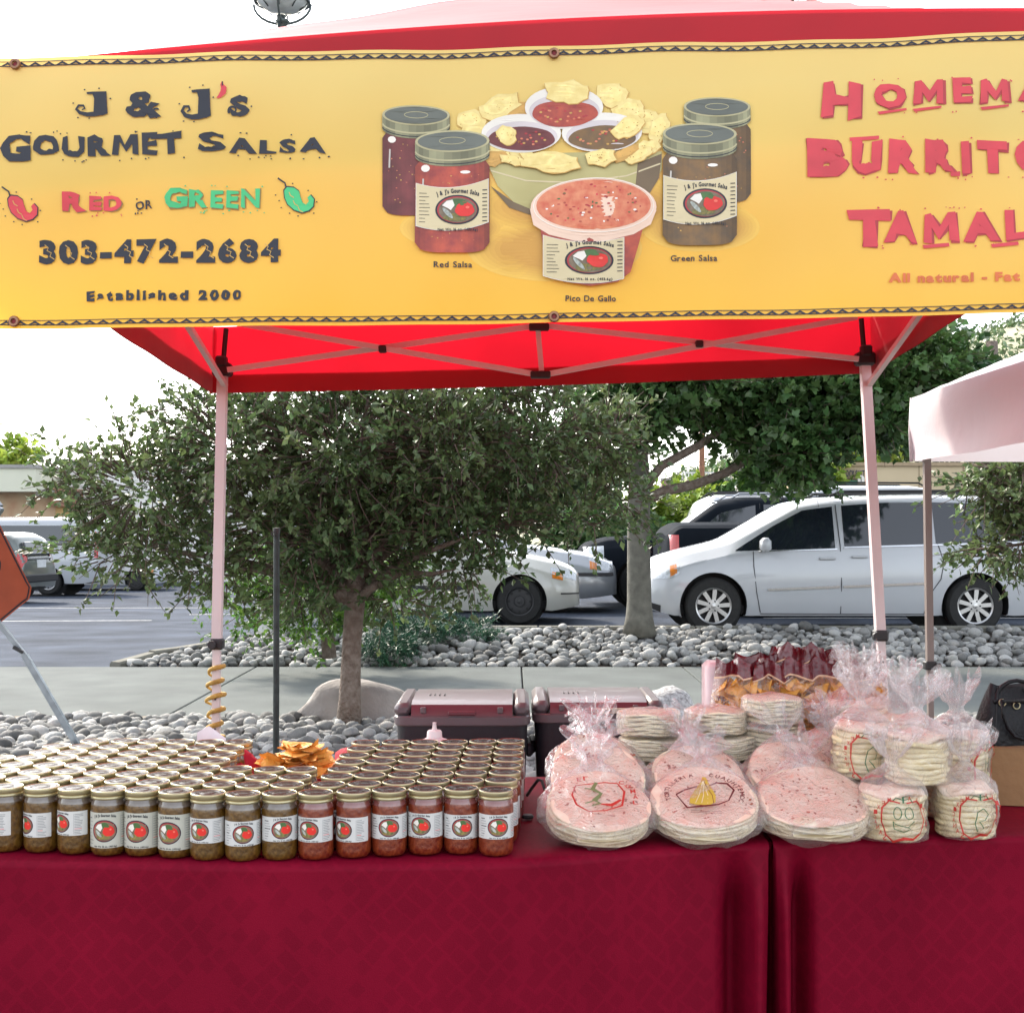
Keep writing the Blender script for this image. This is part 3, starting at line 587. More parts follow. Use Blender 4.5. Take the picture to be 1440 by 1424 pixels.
pr.build('printed_dip_cups', ban)
pr = Print(bsurf, 40)
for a in [(797, 130, 62, 34, .12, 13), (882, 182, 48, 28, -.45, 14), (712, 190, 30, 26, .9, 14), (772, 228, 82, 30, .12, 15), (843, 224, 44, 26, -.05, 15), (722, 226, 40, 14, .2, 14), (898, 222, 40, 16, -.45, 14)]: pchip(*a)
pr.build('printed_chips', ban)
for (x, y, w, h, m, lab, b0) in ((585, 148, 95, 158, c_sald, 0, 2), (1008, 138, 94, 152, c_grn, 0, 2), (636, 184, 105, 176, c_sal, 1, 12), (983, 176, 104, 174, c_grn, 1, 12)):
    pr = Print(bsurf, 40); pjar(pr, x, y, w, h, m, b0=b0)
    if lab: plabel(pr, x, y+74, 101, 60, b0+5, 5)
    pr.build('printed_jar', ban)
pr = Print(bsurf, 40)
pr.poly([(756, 300), (764, 350), (772, 384), (792, 398), (830, 404), (868, 398), (886, 384), (896, 350), (906, 312)], c_sal, 20)
pr.poly([(745, 295), (750, 318), (772, 332), (810, 342), (850, 342), (890, 332), (914, 318), (922, 298)], pbr('print_lid_rim', srgb(240, 208, 186), .45, .05), 21)
pr.ell(834, 294, 88, 41, pbr('print_lid_rim', (0, 0, 0)), 22, 40); pr.ell(834, 291, 80, 35, c_pico, 23, 40)
for k in range(90): a, q = rnd.uniform(0, 6.28), rnd.random()**.5*.92; pr.ell(834+76*q*math.cos(a), 291+32*q*math.sin(a), rnd.uniform(1, 2.6), rnd.uniform(.8, 1.7), rnd.choice([c_hi, c_sal, inkr, c_pico, c_leaf, inkd]), 24, 6)
pr.ring(834, 292, 84, 38, 1, c_hi, 25); plabel(pr, 820, 333, 112, 56, 26, -4); pr.build('printed_pico_tub', ban)
for px, py in ((779, 77), (779, 446), (20, 89), (20, 452), (1600, 56), (1600, 424)):
    b = MB(); c = bsurf(px, py, 4); c.y -= .004; b.lathe([(.005, -.001), (.0065, -.004), (.011, -.004), (.013, 0), (.013, .003)], pbr('brass', (.25, .13, .08), .35, .2, 50, metal=.7), 20, c, 'y')
    b.lathe([(0, 0), (.0055, 0)], pbr('grommet_hole', (.25, .03, .04), .7), 16, c+Vector((0, .001, 0)), 'y'); b.build('grommet', ban)
for x in (-1.28, 1.585): pass
# ------------------------------------------------------------------ trees
m_bark = pbr('bark_rough', (.12, .085, .065), .95, .45, 22, .9, 45, col2=(.22, .18, .15)); m_bark2 = pbr('bark_smooth', (.115, .11, .09), .85, .3, 9, .35, 30)
m_twig = pbr('twig_bark', (.11, .075, .06), .9, .3, 20)
def leafm(n, c, c2, hue=.02, isl=.45, tr=.3, rough=.42): return pbr(n, c, rough, 0, 1.1, 0, transl=tr, island=isl, hue=hue, col2=c2)
m_leaf1 = leafm('leaf_dark', (.066, .120, .042), (.130, .175, .068), tr=.38); m_leaf2 = leafm('leaf_maple', (.045, .10, .03), (.085, .16, .045))
m_leafb = leafm('leaf_bright', (.09, .20, .03), (.14, .26, .04)); m_leafy = leafm('leaf_yellow_green', (.17, .27, .03), (.26, .34, .05)); m_leafj = leafm('needle_green', (.02, .075, .045), (.03, .11, .05), tr=.1)
m_leaff = leafm('leaf_far', (.07, .12, .05), (.11, .16, .07))
L_OV = [(-.0, 0, 0), (.30, .42, .07), (.0, 1, -.05), (-.30, .42, .07), (0, .45, 0)]; L_OVF = [(0, 1, 4), (1, 2, 4), (2, 3, 4), (3, 0, 4)]
L_MP = [(0, 0, 0), (.32, .05, .02), (.55, .42, .08), (.26, .5, 0), (.22, .8, .05), (0, 1, -.04), (-.22, .8, .05), (-.26, .5, 0), (-.55, .42, .08), (-.32, .05, .02)]; L_MPF = [(0, 1, 3), (1, 2, 3), (0, 3, 7), (0, 7, 9), (9, 7, 8), (3, 4, 5), (3, 5, 7), (5, 6, 7)]
L_ND = [(-.09, 0, 0), (.09, 0, 0), (0, 1, 0)]; L_NDF = [(0, 1, 2)]
def leaves(pos, dirs, size, shape, r, flat=.0):
    LV, LF = np.array(shape[0], float), np.array([q for q in shape[1]])
    n = len(pos); d = dirs/np.linalg.norm(dirs, axis=1)[:, None]; up = r.randn(n, 3)*.7+np.array([0, 0, 1.0]); s = np.cross(d, up); s /= np.linalg.norm(s, axis=1)[:, None]; w = np.cross(s, d)
    sz = size*r.uniform(.6, 1.25, n)
    V = pos[:, None, :]+sz[:, None, None]*(LV[None, :, 0:1]*s[:, None, :]+LV[None, :, 1:2]*d[:, None, :]+LV[None, :, 2:3]*w[:, None, :])
    Q = LF[None]+(np.arange(n)*len(LV))[:, None, None]; return V.reshape(-1, 3), Q.reshape(-1, LF.shape[1])
def tree(name, label, cat, base, trunk, limbs, blobs, ntw, nleaf, lsize, tlen, shape, ml, mb, seed, grp=None, droop=.25, twr=.004, twig_draw=1.0, clip=None, trunk_name='trunk'):
    """trunk: [(point, radius)], limbs: lists of [(point, radius)], blobs: (centre, radii, weight)"""
    r = np.random.RandomState(seed); rt = root(name, label, cat, base, group=grp)
    if trunk:
        b = MB(); b.tube([p for p, _ in trunk], [q for _, q in trunk], mb, 14)
        b.build(trunk_name, rt, smooth=True)
        for lb in limbs: b = MB(); b.tube([p for p, _ in lb], [q for _, q in lb], m_bark, 8); b.build('bough', rt, smooth=True)
    wsum = sum(w for _, _, w in blobs); PP = []; DD = []; tb_ = MB()
    for c, rad, w in blobs:
        n = int(ntw*w/wsum); u = r.randn(n, 3); u /= np.linalg.norm(u, axis=1)[:, None]; q = r.uniform(.1, 1, n)**.45
        st = np.array(c)+u*q[:, None]*np.array(rad)*.86
        di = u*np.array([1, 1, .8])+r.randn(n, 3)*.55; di[:, 2] -= droop*r.rand(n); di /= np.linalg.norm(di, axis=1)[:, None]
        for i in range(n):
            ln = tlen*r.uniform(.5, 1.2); k = int(nleaf*r.uniform(.6, 1.2)); t = np.sort(r.rand(k)); bend = r.randn(3)*.12
            pt = st[i]+np.outer(t*ln, di[i])+np.outer(t*t*ln, bend)+r.randn(k, 3)*.012
            dl = di[i]*.9+r.randn(k, 3)*.75
            if clip is not None:
                ok = np.array([clip(p) for p in pt]); pt, dl = pt[ok], dl[ok]
            if len(pt): PP.append(pt); DD.append(dl)
            if r.rand() < twig_draw and (clip is None or (clip(st[i]) and clip(st[i]+di[i]*ln))):
                e = st[i]+di[i]*ln+bend*ln; m_ = st[i]+di[i]*ln*.5+bend*ln*.25; inn = st[i]+(np.array(c)-st[i])*r.uniform(.1, .45)
                tb_.tube([inn, st[i], m_, e], [twr*1.5, twr*1.2, twr*.8, twr*.4], m_twig, 3, cap=False)
    V, Q = leaves(np.concatenate(PP), np.concatenate(DD), lsize, shape, r); V = V-np.array(base)
    o = put('crown', raw('crown', V.tolist(), Q.tolist(), ml), rt); o['kind'] = 'stuff'
    if tb_.v: tb_.build('twigs', rt)['kind'] = 'stuff'
    return rt
def B(px, py, D, rx, ry, rd, w=None): return (tuple(P(px, py, D)), (rx*D/F, rd, ry*D/F), w if w else rx*ry)
def L_(pts, r0, r1, j=.03):
    n = len(pts); return [(Vector(p)+Vector((rnd.uniform(-j, j), rnd.uniform(-j, j), rnd.uniform(-j, j)))*(1 if 0 < i < n-1 else 0), r0+(r1-r0)*i/(n-1)) for i, p in enumerate(pts)]
d1 = 9.6; tp = P(497, 850, d1)
tr = [(P(490, 1008, d1)-Vector((0, 0, .10)), .100), (P(492, 985, d1), .082), (P(493, 950, d1), .074), (P(495, 900, d1), .070), (P(499, 850, d1), .074), (P(497, 800, d1), .085)]
lim = []
for (x, y, dd) in [(250, 690, -.1), (160, 760, .2), (330, 600, .5), (420, 560, .2), (520, 540, -.2), (620, 580, .3), (740, 620, -.1), (840, 640, .2), (690, 740, -.4), (370, 760, -.3), (580, 700, .6), (300, 800, -.2), (640, 800, -.3), (500, 640, .1)]:
    a = P(497, 850 if y > 700 else 815, d1); e = P(x, y, d1+dd); m_ = a.lerp(e, .45)+Vector((0, 0, .1)); m0 = a.lerp(e, .2)+Vector((0, 0, .1))
    lim.append(L_([a, m0, m_, a.lerp(e, .75)+Vector((0, 0, .04)), e], .045, .007))
bl = [B(200, 690, d1, 110, 90, .8), B(115, 675, d1-.1, 60, 45, .35, 1500), B(330, 640, d1, 120, 95, 1.0), B(480, 640, d1, 170, 130, 1.1), B(480, 760, d1, 150, 75, 1.0), B(630, 640, d1, 150, 120, 1.0), B(760, 625, d1, 110, 85, .7, 8500), B(855, 625, d1, 62, 75, .5, 3600), B(870, 700, d1, 45, 45, .4, 1200),
      B(660, 735, d1, 120, 60, .7), B(800, 730, d1, 70, 38, .5, 1900), B(190, 775, d1, 95, 42, .6, 3300), B(300, 800, d1, 70, 38, .5, 2200), B(640, 800, d1, 80, 32, .4, 1600), B(420, 545, d1, 120, 50, .8), B(650, 540, d1, 180, 50, .8), B(265, 575, d1, 55, 40, .4, 1500), B(560, 845, d1, 60, 25, .4, 1000), B(430, 830, d1, 70, 40, .5, 2200), B(400, 730, d1, 150, 80, .9, 8000)]
tree('shade_tree', 'dark broad low-branching tree with small leaves behind the left half of the stall', 'tree', tuple(tr[0][0]), tr, lim, bl, 3150, 15, .062, .30, (L_OV, L_OVF), m_leaf1, m_bark, 3, twig_draw=1, twr=.0046)
# small tree behind, with bright new leaves
d2 = 13.2
tree('young_tree', 'slim young tree with bright green low leaves behind the dark shade tree', 'tree', tuple(P(463, 925, d2)), L_([P(463, 925, d2), P(461, 890, d2), P(456, 850, d2), P(450, 780, d2)], .075, .05, 0), [], [B(440, 845, d2, 62, 42, .6), B(400, 800, d2, 60, 40, .6), B(520, 800, d2, 70, 50, .7), B(350, 850, d2, 55, 30, .4, 700), B(505, 850, d2, 40, 26, .4, 500)], 480, 18, .07, .35, (L_OV, L_OVF), m_leafb, m_bark, 5, twig_draw=.4)
# maple on the island
d3 = 14.75
tr = [(P(899, 882, d3)-Vector((0, 0, .1)), .20), (P(899, 868, d3), .155), (P(899, 845, d3), .138), (P(898, 760, d3), .128), (P(899, 690, d3), .125), (P(897, 640, d3), .115), (P(900, 560, d3), .10), (P(905, 420, d3), .07), (P(930, 200, d3), .04), (P(960, 60, d3), .02)]
lim = [[(P(905, 705, d3), .07), (P(935, 690, d3), .062), (P(975, 682, d3), .058), (P(1020, 665, d3), .05), (P(1062, 640, d3), .045), (P(1090, 600, d3-.2), .035), (P(1150, 540, d3-.3), .02)],
       [(P(903, 690, d3), .06), (P(930, 655, d3-.1), .052), (P(985, 625, d3-.2), .045), (P(1020, 600, d3-.2), .035), (P(1080, 550, d3-.2), .02)],
       [(P(898, 640, d3), .05), (P(860, 590, d3), .03), (P(800, 540, d3), .015)], [(P(902, 560, d3), .05), (P(1000, 500, d3), .03), (P(1200, 460, d3), .015)], [(P(902, 500, d3), .05), (P(960, 400, d3), .03), (P(1100, 300, d3), .015)]]
bl = [B(880, 560, d3, 80, 45, .9, 3400), B(985, 548, d3, 95, 30, 1.0, 3000), B(1095, 562, d3, 80, 42, 1.0, 4600), B(1180, 545, d3, 105, 50, 1.1, 5600), B(1120, 630, d3-.5, 42, 34, .6, 1800), B(1225, 582, d3-.5, 60, 22, .7, 1800), B(1268, 525, d3, 85, 50, 1.1, 4200), B(1095, 640, d3, 38, 32, .5, 1100), B(1030, 600, d3, 50, 14, .4, 400), B(870, 630, d3, 30, 30, .4, 400),
      B(1040, -20, d3, 80, 36, .8, 1400), B(1020, 150, d3, 160, 120, 1.6, 1500), B(1100, 350, d3, 200, 110, 1.6, 2500)]
tree('maple_tree', 'maple with smooth grey trunk and long dark bough on the rock island', 'tree', tuple(tr[0][0]), tr, lim, bl, 3900, 12, .098, .42, (L_MP, L_MPF), m_leaf2, m_bark2, 8, twr=.006, twig_draw=.4)
# conifer-like tree right behind
d4 = 24.0
tr = L_([P(1390, 720, d4), P(1392, 600, d4), P(1395, 480, d4)], .25, .1, 0)
tree('feathery_tree', 'feathery dark green tree rising behind the white neighbouring tent', 'tree', tuple(P(1390, 720, d4)), tr, [], [B(1290, 540, d4, 110, 50, 1.5), B(1390, 575, d4, 80, 40, 1.5), B(1325, 508, d4, 40, 24, 1.0, 900), B(1450, 600, d4, 80, 50, 1.5), B(1240, 570, d4, 80, 30, 1.3)], 1900, 14, .2, .5, (L_OV, L_OVF), leafm('leaf_mid', (.035, .085, .032), (.06, .12, .04)), m_bark, 9, twig_draw=.1)
# small-leaved tree reaching in from the right
d5 = 8.6
base = P(1560, 980, d5); tr = L_([base, P(1556, 880, d5), P(1550, 760, d5)], .07, .05, 0)
lim = [L_([P(1552, 800, d5), P(1480, 715, d5), P(1400, 690, d5), P(1345, 668, d5)], .03, .005, .02), L_([P(1552, 800, d5), P(1470, 760, d5), P(1400, 770, d5), P(1345, 775, d5)], .02, .004, .02), L_([P(1550, 790, d5), P(1490, 690, d5), P(1420, 660, d5), P(1370, 655, d5)], .025, .004, .02)]
bl = [B(1390, 685, d5, 55, 28, .25, 700), B(1440, 690, d5, 50, 60, .35, 1700), B(1385, 775, d5, 40, 20, .2, 380), B(1435, 765, d5, 40, 30, .25, 700), B(1425, 665, d5, 60, 18, .25, 500), B(1540, 700, d5, 80, 90, .6, 4000)]
tree('side_tree', 'small leaved tree reaching in at the right edge before the minivan', 'tree', tuple(base), tr, lim, bl, 620, 13, .055, .26, (L_OV, L_OVF), m_leaf1, m_bark, 12, twig_draw=1)
# junipers
for i, (px, py, D, rx, ry, lb) in enumerate(((590, 885, 14.7, 62, 19, 'low spreading blue green juniper nearest the kerb behind the shade tree'), (545, 910, 14.15, 42, 13, 'smaller juniper mat spreading over the river stones by the sidewalk'), (668, 888, 14.8, 24, 9, 'little juniper tuft at the right end of the juniper group'))):
    c = P(px, py, D); tree('juniper', lb, 'shrub', (c.x, c.y, max(0, isl_z(c.x, c.y))), [], [], [(tuple(c), (rx*D/F, .35, ry*D/F), 1)], int(rx*4), 40, .06, .22, (L_ND, L_NDF), m_leafj, m_bark, 20+i, grp='junipers on the rock island', twig_draw=0)
# ------------------------------------------------------------------ street lamp
lp = P(397, 895, 15.6); lamp = root('street_lamp', 'tall parking lot lamp with round glass head above the canopy', 'street lamp', (lp.x, lp.y, gz(lp.x, lp.y)))
m_lm = pbr('lamp_metal', (.10, .12, .12), .45, .1, 9, metal=.6)
b = MB(); b.lathe([(.30, -.1), (.30, .95), (.27, .99), (0, .99)], pbr('lamp_base_concrete', (.42, .43, .41), .9, .12, 4, .3, 50), 28, (lp.x, lp.y, gz(lp.x, lp.y))); b.build('concrete_base', lamp, autos=30)
top = P(395, 46, 15.6); b = MB(); b.lathe([(.16, 0), (.16, .03), (.08, .06)], m_lm, 16, (lp.x, lp.y, lp.z+.85)); b.tube([(lp.x, lp.y, gz(lp.x, lp.y)+.95), (top.x, top.y, top.z+.2)], [.075, .05], m_lm, 12); b.build('pole', lamp, smooth=True)
c = P(397, 2, 15.6); b = MB(); b.lathe([(0, -.13), (.15, -.12), (.27, -.06), (.31, .0)], pbr('lamp_glass', (.55, .6, .62), .15, .1, 9, coat=.5), 28, c); b.build('glass', lamp, smooth=True)
b = MB(); b.lathe([(.30, -.02), (.335, -.02), (.335, .04), (.30, .16), (.16, .26), (0, .29)], m_lm, 28, c); b.build('housing', lamp, autos=40)
b = MB(); b.tube([c+Vector((.34*math.cos(a), 0, -.04-.26*math.sin(a)*.9)) for a in np.linspace(0, PI, 13)], .016, m_lm, 6)
b.tube([c+Vector((0, .34*math.cos(a), -.04-.26*math.sin(a)*.9)) for a in np.linspace(0, PI, 13)], .013, m_lm, 6)
for k in range(8): a = k*PI/4; b.tube([c+Vector((.2*math.cos(a), .2*math.sin(a), -.115)), c+Vector((.335*math.cos(a), .335*math.sin(a), 0))], .008, m_lm, 4)
b.lathe([(.05, -.42), (.05, -.26), (.09, -.24), (.03, -.2)], m_lm, 12, c); b.build('yoke', lamp, smooth=True)
# dark stake pole
dp = 6.9; b = MB(); a, c = P(389, 745, dp), P(388, 1062, dp); b.tube([(a.x, a.y, a.z), (c.x, c.y, -.02)], .0165, pbr('stake_steel', (.03, .04, .04), .5, .3, 30, metal=.4), 10); b.lathe([(0, .012), (.019, .01), (.019, -.02)], m_blk, 12, a)
b.lathe([(.008, -.003), (.014, -.003), (.014, .003), (.008, .003)], m_blk, 12, a+Vector((-.012, -.02, -.02)), 'y')
tag(b.build('garden_pole', autos=40), 'slim dark metal pole standing behind the bowl of tortilla chips', 'pole')
# orange sign with metal leg
ds = 8.6; sg = root('road_work_sign', 'orange diamond work sign on a slanted metal leg at the left edge', 'sign', (P(-30, 800, ds).x, ds, 0))
def sgp(u, v, ly=0):       # local sign plane, foreshortened by its turn
    c0 = P(-34, 817, ds); a_ = -.253; u, v = u*math.cos(a_)-v*math.sin(a_), u*math.sin(a_)+v*math.cos(a_); ax = Vector((.30, .54, .02)).normalized(); return c0+ax*u+Vector((0, -.0, 1))*v+Vector((.86, -.48, 0))*(.004+.0008*ly)
mo = pbr('sign_orange', (.36, .07, .03), .5, .12, 6); mst = pbr('galvanised', (.27, .30, .33), .4, .2, 14, metal=.75)
R_ = .49; b = MB(); V = []
def rd(s, t): return [(s*math.cos(a), s*math.sin(a)) for a in t]
out = []
for k in range(4):
    for j in range(5):
        a = PI/2*k+(j-2)*.09; rr_ = R_/(abs(math.cos(a))+abs(math.sin(a)))*1.0 if j in (0, 4) else R_*(.93+.0*j); rr_ = min(rr_, R_*.93); out.append((rr_*math.cos(a), rr_*math.sin(a)))
for k, dz in ((0, 0), (1, -1)): V += [sgp(u, v, 0)+Vector((-.86, .48, 0))*(.006*k) for u, v in out]
nn = len(out); b.add(V, [tuple(range(nn)), tuple(reversed(range(nn, 2*nn)))]+[(i, i+nn, (i+1) % nn+nn, (i+1) % nn) for i in range(nn)], mo); b.build('sign_plate', sg)
pr = Print(sgp); pr.stroke([(u*.955, v*.955) for u, v in out], .012, ink, 1, True)
pr.letter('D', .04, .20, .17, .03, ink, 1, .0); pr.letter('A', -.12, .20, .02, .03, ink, 1, 0); pr.letter('P', .04, -.03, .17, -.20, ink, 1, 0)
V0 = pr.mb; pr.build('lettering', sg)
b = MB(); b.box(sgp(0, .44)+Vector((.02, -.02, .02)), (.10, .07, .12), mst, Matrix.Rotation(.6, 3, 'Y'), bev=.01); b.box(sgp(.03, .5)+Vector((.0, -.02, .0)), (.05, .05, .10), mst, Matrix.Rotation(.9, 3, 'Y'), bev=.008); b.build('top_clamp', sg)
a, c = P(-8, 868, ds), P(112, 1017, ds); a2 = a.lerp(c, .42)
b = MB(); b.tube([a, a2], .021, mst, 4); b.tube([a.lerp(c, .36), Vector((c.x, c.y, .03))], .027, mst, 4); b.box(a.lerp(c, .3)+Vector((0, -.03, 0)), (.07, .02, .02), m_blk, Matrix.Rotation(.5, 3, 'Y')); b.build('leg', sg)
b = MB(); a3, c3 = P(-20, 868, ds), P(-190, 1017, ds); b.tube([a3, Vector((c3.x, c3.y+.3, .03))], .024, mst, 4); b.tube([P(-22, 700, ds)+Vector((0, .1, 0)), P(-20, 870, ds)+Vector((0, .1, 0))], .02, mst, 4); b.build('leg', sg)
# ------------------------------------------------------------------ vehicles
m_white = pbr('white_paint', (.44, .46, .485), .25, .03, 2, coat=.8); m_silver = pbr('silver_paint', (.33, .35, .37), .28, .03, 2, metal=.4, coat=.7); m_cream = pbr('cream_paint', (.44, .44, .40), .25, .03, 2, coat=.8)
m_black = pbr('black_paint', (.010, .013, .018), .7, .1, 2, coat=.0, spec=.02); m_grey = pbr('grey_green_paint', (.13, .145, .135), .28, .05, 2, metal=.4, coat=.7)
m_glass = pbr('tinted_glass', (.012, .016, .022), .06, .1, 2, spec=.8, coat=.3); m_wsh = pbr('windscreen_glass', (.06, .075, .09), .06, .1, 2, spec=.8, coat=.5); m_rub = pbr('tyre_rubber', (.018, .018, .018), .85, .2, 20); m_trim = pbr('black_trim', (.02, .02, .022), .6, .1, 9)
m_chr = pbr('chrome', (.62, .63, .64), .18, .03, 9, metal=.95); m_rim = pbr('alloy', (.5, .5, .5), .3, .05, 9, metal=.8); m_amb = pbr('amber_lens', (.55, .17, .02), .2, .1, 30, coat=.6); m_lens = pbr('clear_lens', (.45, .48, .5), .12, .2, 40, coat=.8, metal=.3); m_redl = pbr('red_lens', (.42, .012, .01), .2, .1, 30, coat=.6); m_seam = pbr('panel_seam', (.05, .05, .055), .8); m_steel = pbr('dark_steel_wheel', (.03, .03, .032), .6, .1, 9)
m_plate = pbr('plate', (.6, .62, .62), .5)
def wheel_meshes(R, rr, w, spokes, mr, key):
    b = MB(); b.lathe([(rr*.98, -w*.45), (rr*1.02, -w*.5), (R*.9, -w*.5), (R*.98, -w*.36), (R, -w*.15), (R, w*.15), (R*.98, w*.36), (R*.9, w*.5), (rr, w*.5)], m_rub, 40, axis='y'); t = b.mesh('tyre'); shade_auto(t, 40)
    b = MB(); b.lathe([(rr, -w*.46), (rr*.95, -w*.42), (rr*.92, -w*.1), (0, -w*.08)], m_trim, 36, axis='y'); b.lathe([(rr*1.0, -w*.47), (rr*.97, -w*.5), (rr*.9, -w*.46), (rr*.88, -w*.38)], mr, 36, axis='y')
    if spokes:
        for k in range(spokes):
            a = 2*PI*k/spokes+.1; R3 = Matrix.Rotation(a, 3, 'Y'); pts = [(-.10*rr, rr*.18), (-.115*rr, rr*.9), (.115*rr, rr*.9), (.10*rr, rr*.18)]
            V = [R3 @ Vector((x, y, z)) for y in (-w*.44, -w*.3) for x, z in pts]; b.add(V, [(0, 1, 2, 3), (7, 6, 5, 4), (0, 4, 5, 1), (1, 5, 6, 2), (2, 6, 7, 3), (3, 7, 4, 0)], mr)
        for k in range(5): a = 2*PI*k/5; b.lathe([(0, -.003), (rr*.05, 0), (rr*.05, .02)], m_seam, 8, (rr*.26*math.cos(a), -w*.47, rr*.26*math.sin(a)), 'y')
    else:
        b.lathe([(rr*.85, -w*.3), (rr*.6, -w*.36), (rr*.3, -w*.3), (0, -w*.3)], mr, 30, axis='y')
        for k in range(8): a = 2*PI*k/8; b.lathe([(0, -.004), (rr*.09, -.003)], m_rub, 8, (rr*.72*math.cos(a), -w*.345, rr*.72*math.sin(a)), 'y')
    b.lathe([(rr*.36, -w*.36), (rr*.34, -w*.46), (rr*.14, -w*.47), (rr*.13, -w*.5), (0, -w*.52)], mr, 24, axis='y'); r = b.mesh('rim'); shade_auto(r, 30); return t, r
def car(name, label, cat, loc, yaw, C, group=None):
    """front at local x=0, rear at x=L, near (driver or passenger) side at y=-W/2; z from the ground"""
    rt = root(name, label, cat, loc, (0, 0, yaw), group); L, W, paint = C['L'], C['W'], C['paint']
    ip = lambda key: (lambda x: float(np.interp(x, [q[0] for q in C[key]], [q[1] for q in C[key]])))
    def smooth(key, s=.06):
        f = ip(key); return lambda x: (f(x-s)+2*f(x)+f(x+s))/4
    zr, zb = smooth('top'), smooth('belt'); z0 = smooth('low'); hood = C.get('tumble', .80)
    def hw(x):
        e = C.get('ends', .45); t = min(x/e, 1) if x < e else (min((L-x)/(e*.6), 1) if x > L-e*.6 else 1); t = max(t, 0); return W/2*(C.get('nose', .80)+(1-C.get('nose', .80))*math.sqrt(1-(1-t)**2))
    def width(x, z):
        w = hw(x); b_, a_, t_ = zb(x), z0(x), zr(x)
        if z <= b_: t = (z-a_)/(b_-a_); return w*(1-.055*abs(t-.5)**2*4+.0)
        q = min((z-b_)/max(t_-b_, .02), 1); base = w*.945; 
        if q < .86: return base*(1-(1-hood)*.9*q/.86)
        k = (q-.86)/.14; return base*(1-(1-hood)*.9)*(1-.0*k)*(1-.22*k*k)
    def sec(x):
        a_, b_, t_ = z0(x), zb(x), zr(x); pts = [(0, a_+.02), (hw(x)*.8, a_)]
        for t in (0, .07, .15, .23, .31, .39, .47, .55, .63, .71, .79, .87, .94, 1): z = a_+(b_-a_)*t; pts.append((width(x, z), z))
        for q in (.08, .3, .55, .75, .86, .93, 1): z = b_+(t_-b_)*q; pts.append((width(x, z), z))
        wt = pts[-1][0]
        for k, (f, dz) in enumerate(((.82, .012), (.5, .024), (0, .03))): pts.append((wt*f, t_+dz))
        return pts
    xs = sorted(set(list(np.linspace(0, .5, 12))+list(np.linspace(.5, L-.4, int(L*24)))+list(np.linspace(L-.4, L, 10))))
    wc = C['wheels']; Rw = C['R']; Ra = Rw*1.17; zc = Rw
    rings = []
    for x in xs: s = sec(x); rings.append([(-y, z) for y, z in s]+[(y, z) for y, z in reversed(s[:-1])][0:-1])
    n = len(rings[0]); V = [[x, y, z] for x, rg in zip(xs, rings) for y, z in rg]; Q = []
    def inside(x, z): return any((x-c)**2+(z-zc)**2 < Ra*Ra for c in wc)
    for i in range(len(xs)-1):
        for k in range(n):
            q = (i*n+k, i*n+(k+1) % n, (i+1)*n+(k+1) % n, (i+1)*n+k); mx = sum(V[j][0] for j in q)/4; mz = sum(V[j][2] for j in q)/4; my = abs(sum(V[j][1] for j in q)/4)
            if inside(mx, mz) and mz < zb(mx) and my > W*.33: continue
            Q.append(q)
    Q.append(tuple(range(n))); Q.append(tuple(reversed([(len(xs)-1)*n+k for k in range(n)])))
    cntv = {}
    used = set()
    for v in V:
        if abs(v[1]) > W*.36:
            for c in wc:
                d = math.hypot(v[0]-c, v[2]-zc)
                if abs(d-Ra) < .045 and d > 1e-3: k = Ra/d; v[0] = c+(v[0]-c)*k; v[2] = zc+(v[2]-zc)*k; break
    me = raw('body', V, Q, paint); bm = bmesh.new(); bm.from_mesh(me); bmesh.ops.recalc_face_normals(bm, faces=bm.faces); bm.to_mesh(me); bm.free(); shade_auto(me, 38); put('body', me, rt)
    def patch(nm, xl, lo, hi, m, off=.004, sides=(-1, 1), nz=5, par=None):
        r = None
        for sd in sides:
            b = MB(); xx = xl; V = []
            for x, a_, b_ in zip(xx, lo, hi):
                for k in range(nz+1): z = a_+(b_-a_)*k/nz; V.append((x, sd*(width(x, z)+off), z))
            Q = [(i*(nz+1)+k, (i+1)*(nz+1)+k, (i+1)*(nz+1)+k+1, i*(nz+1)+k+1)[::(1 if sd < 0 else -1)] for i in range(len(xx)-1) for k in range(nz)]
            b.add(V, Q, m); o = b.build(nm, par or rt, smooth=True, world=False)
        return o
    def poly(nm, pts_lo, pts_hi, m, off=.004, n=12, sides=(-1, 1)):
        x0, x1 = min(p[0] for p in pts_lo+pts_hi), max(p[0] for p in pts_lo+pts_hi); xl = list(np.linspace(x0, x1, n)); 
        return patch(nm, xl, [float(np.interp(x, *zip(*pts_lo))) for x in xl], [float(np.interp(x, *zip(*pts_hi))) for x in xl], m, off, sides)
    for w in C.get('windows', []): poly('window', *w, m_glass, n=14)
    def topstrip(nm, x0, x1, f, m, off=.006, n=10):
        b = MB(); V = []
        for i in range(n+1):
            x = x0+(x1-x0)*i/n; t_ = zr(x); wt = width(x, t_)*f
            for k in range(9): y = wt*(k/4-1); V.append((x, y, t_+.03*(1-abs(k/4-1)**1.5)+off))
        b.add(V, [(i*9+k, (i+1)*9+k, (i+1)*9+k+1, i*9+k+1) for i in range(n) for k in range(8)], m); return b.build(nm, rt, smooth=True, world=False)
    if 'windscreen' in C: topstrip('windscreen', *C['windscreen'], .97, m_wsh)
    if 'rear_window' in C: topstrip('rear_window', *C['rear_window'], .9, m_glass)
    for pts in C.get('seams', []):
        for sd in (-1, 1):
            b = MB(); b.tube([(x, sd*(width(x, z)+.004), z) for x, z in pts], .0065, m_seam, 4); b.build('door_seam', rt, world=False)
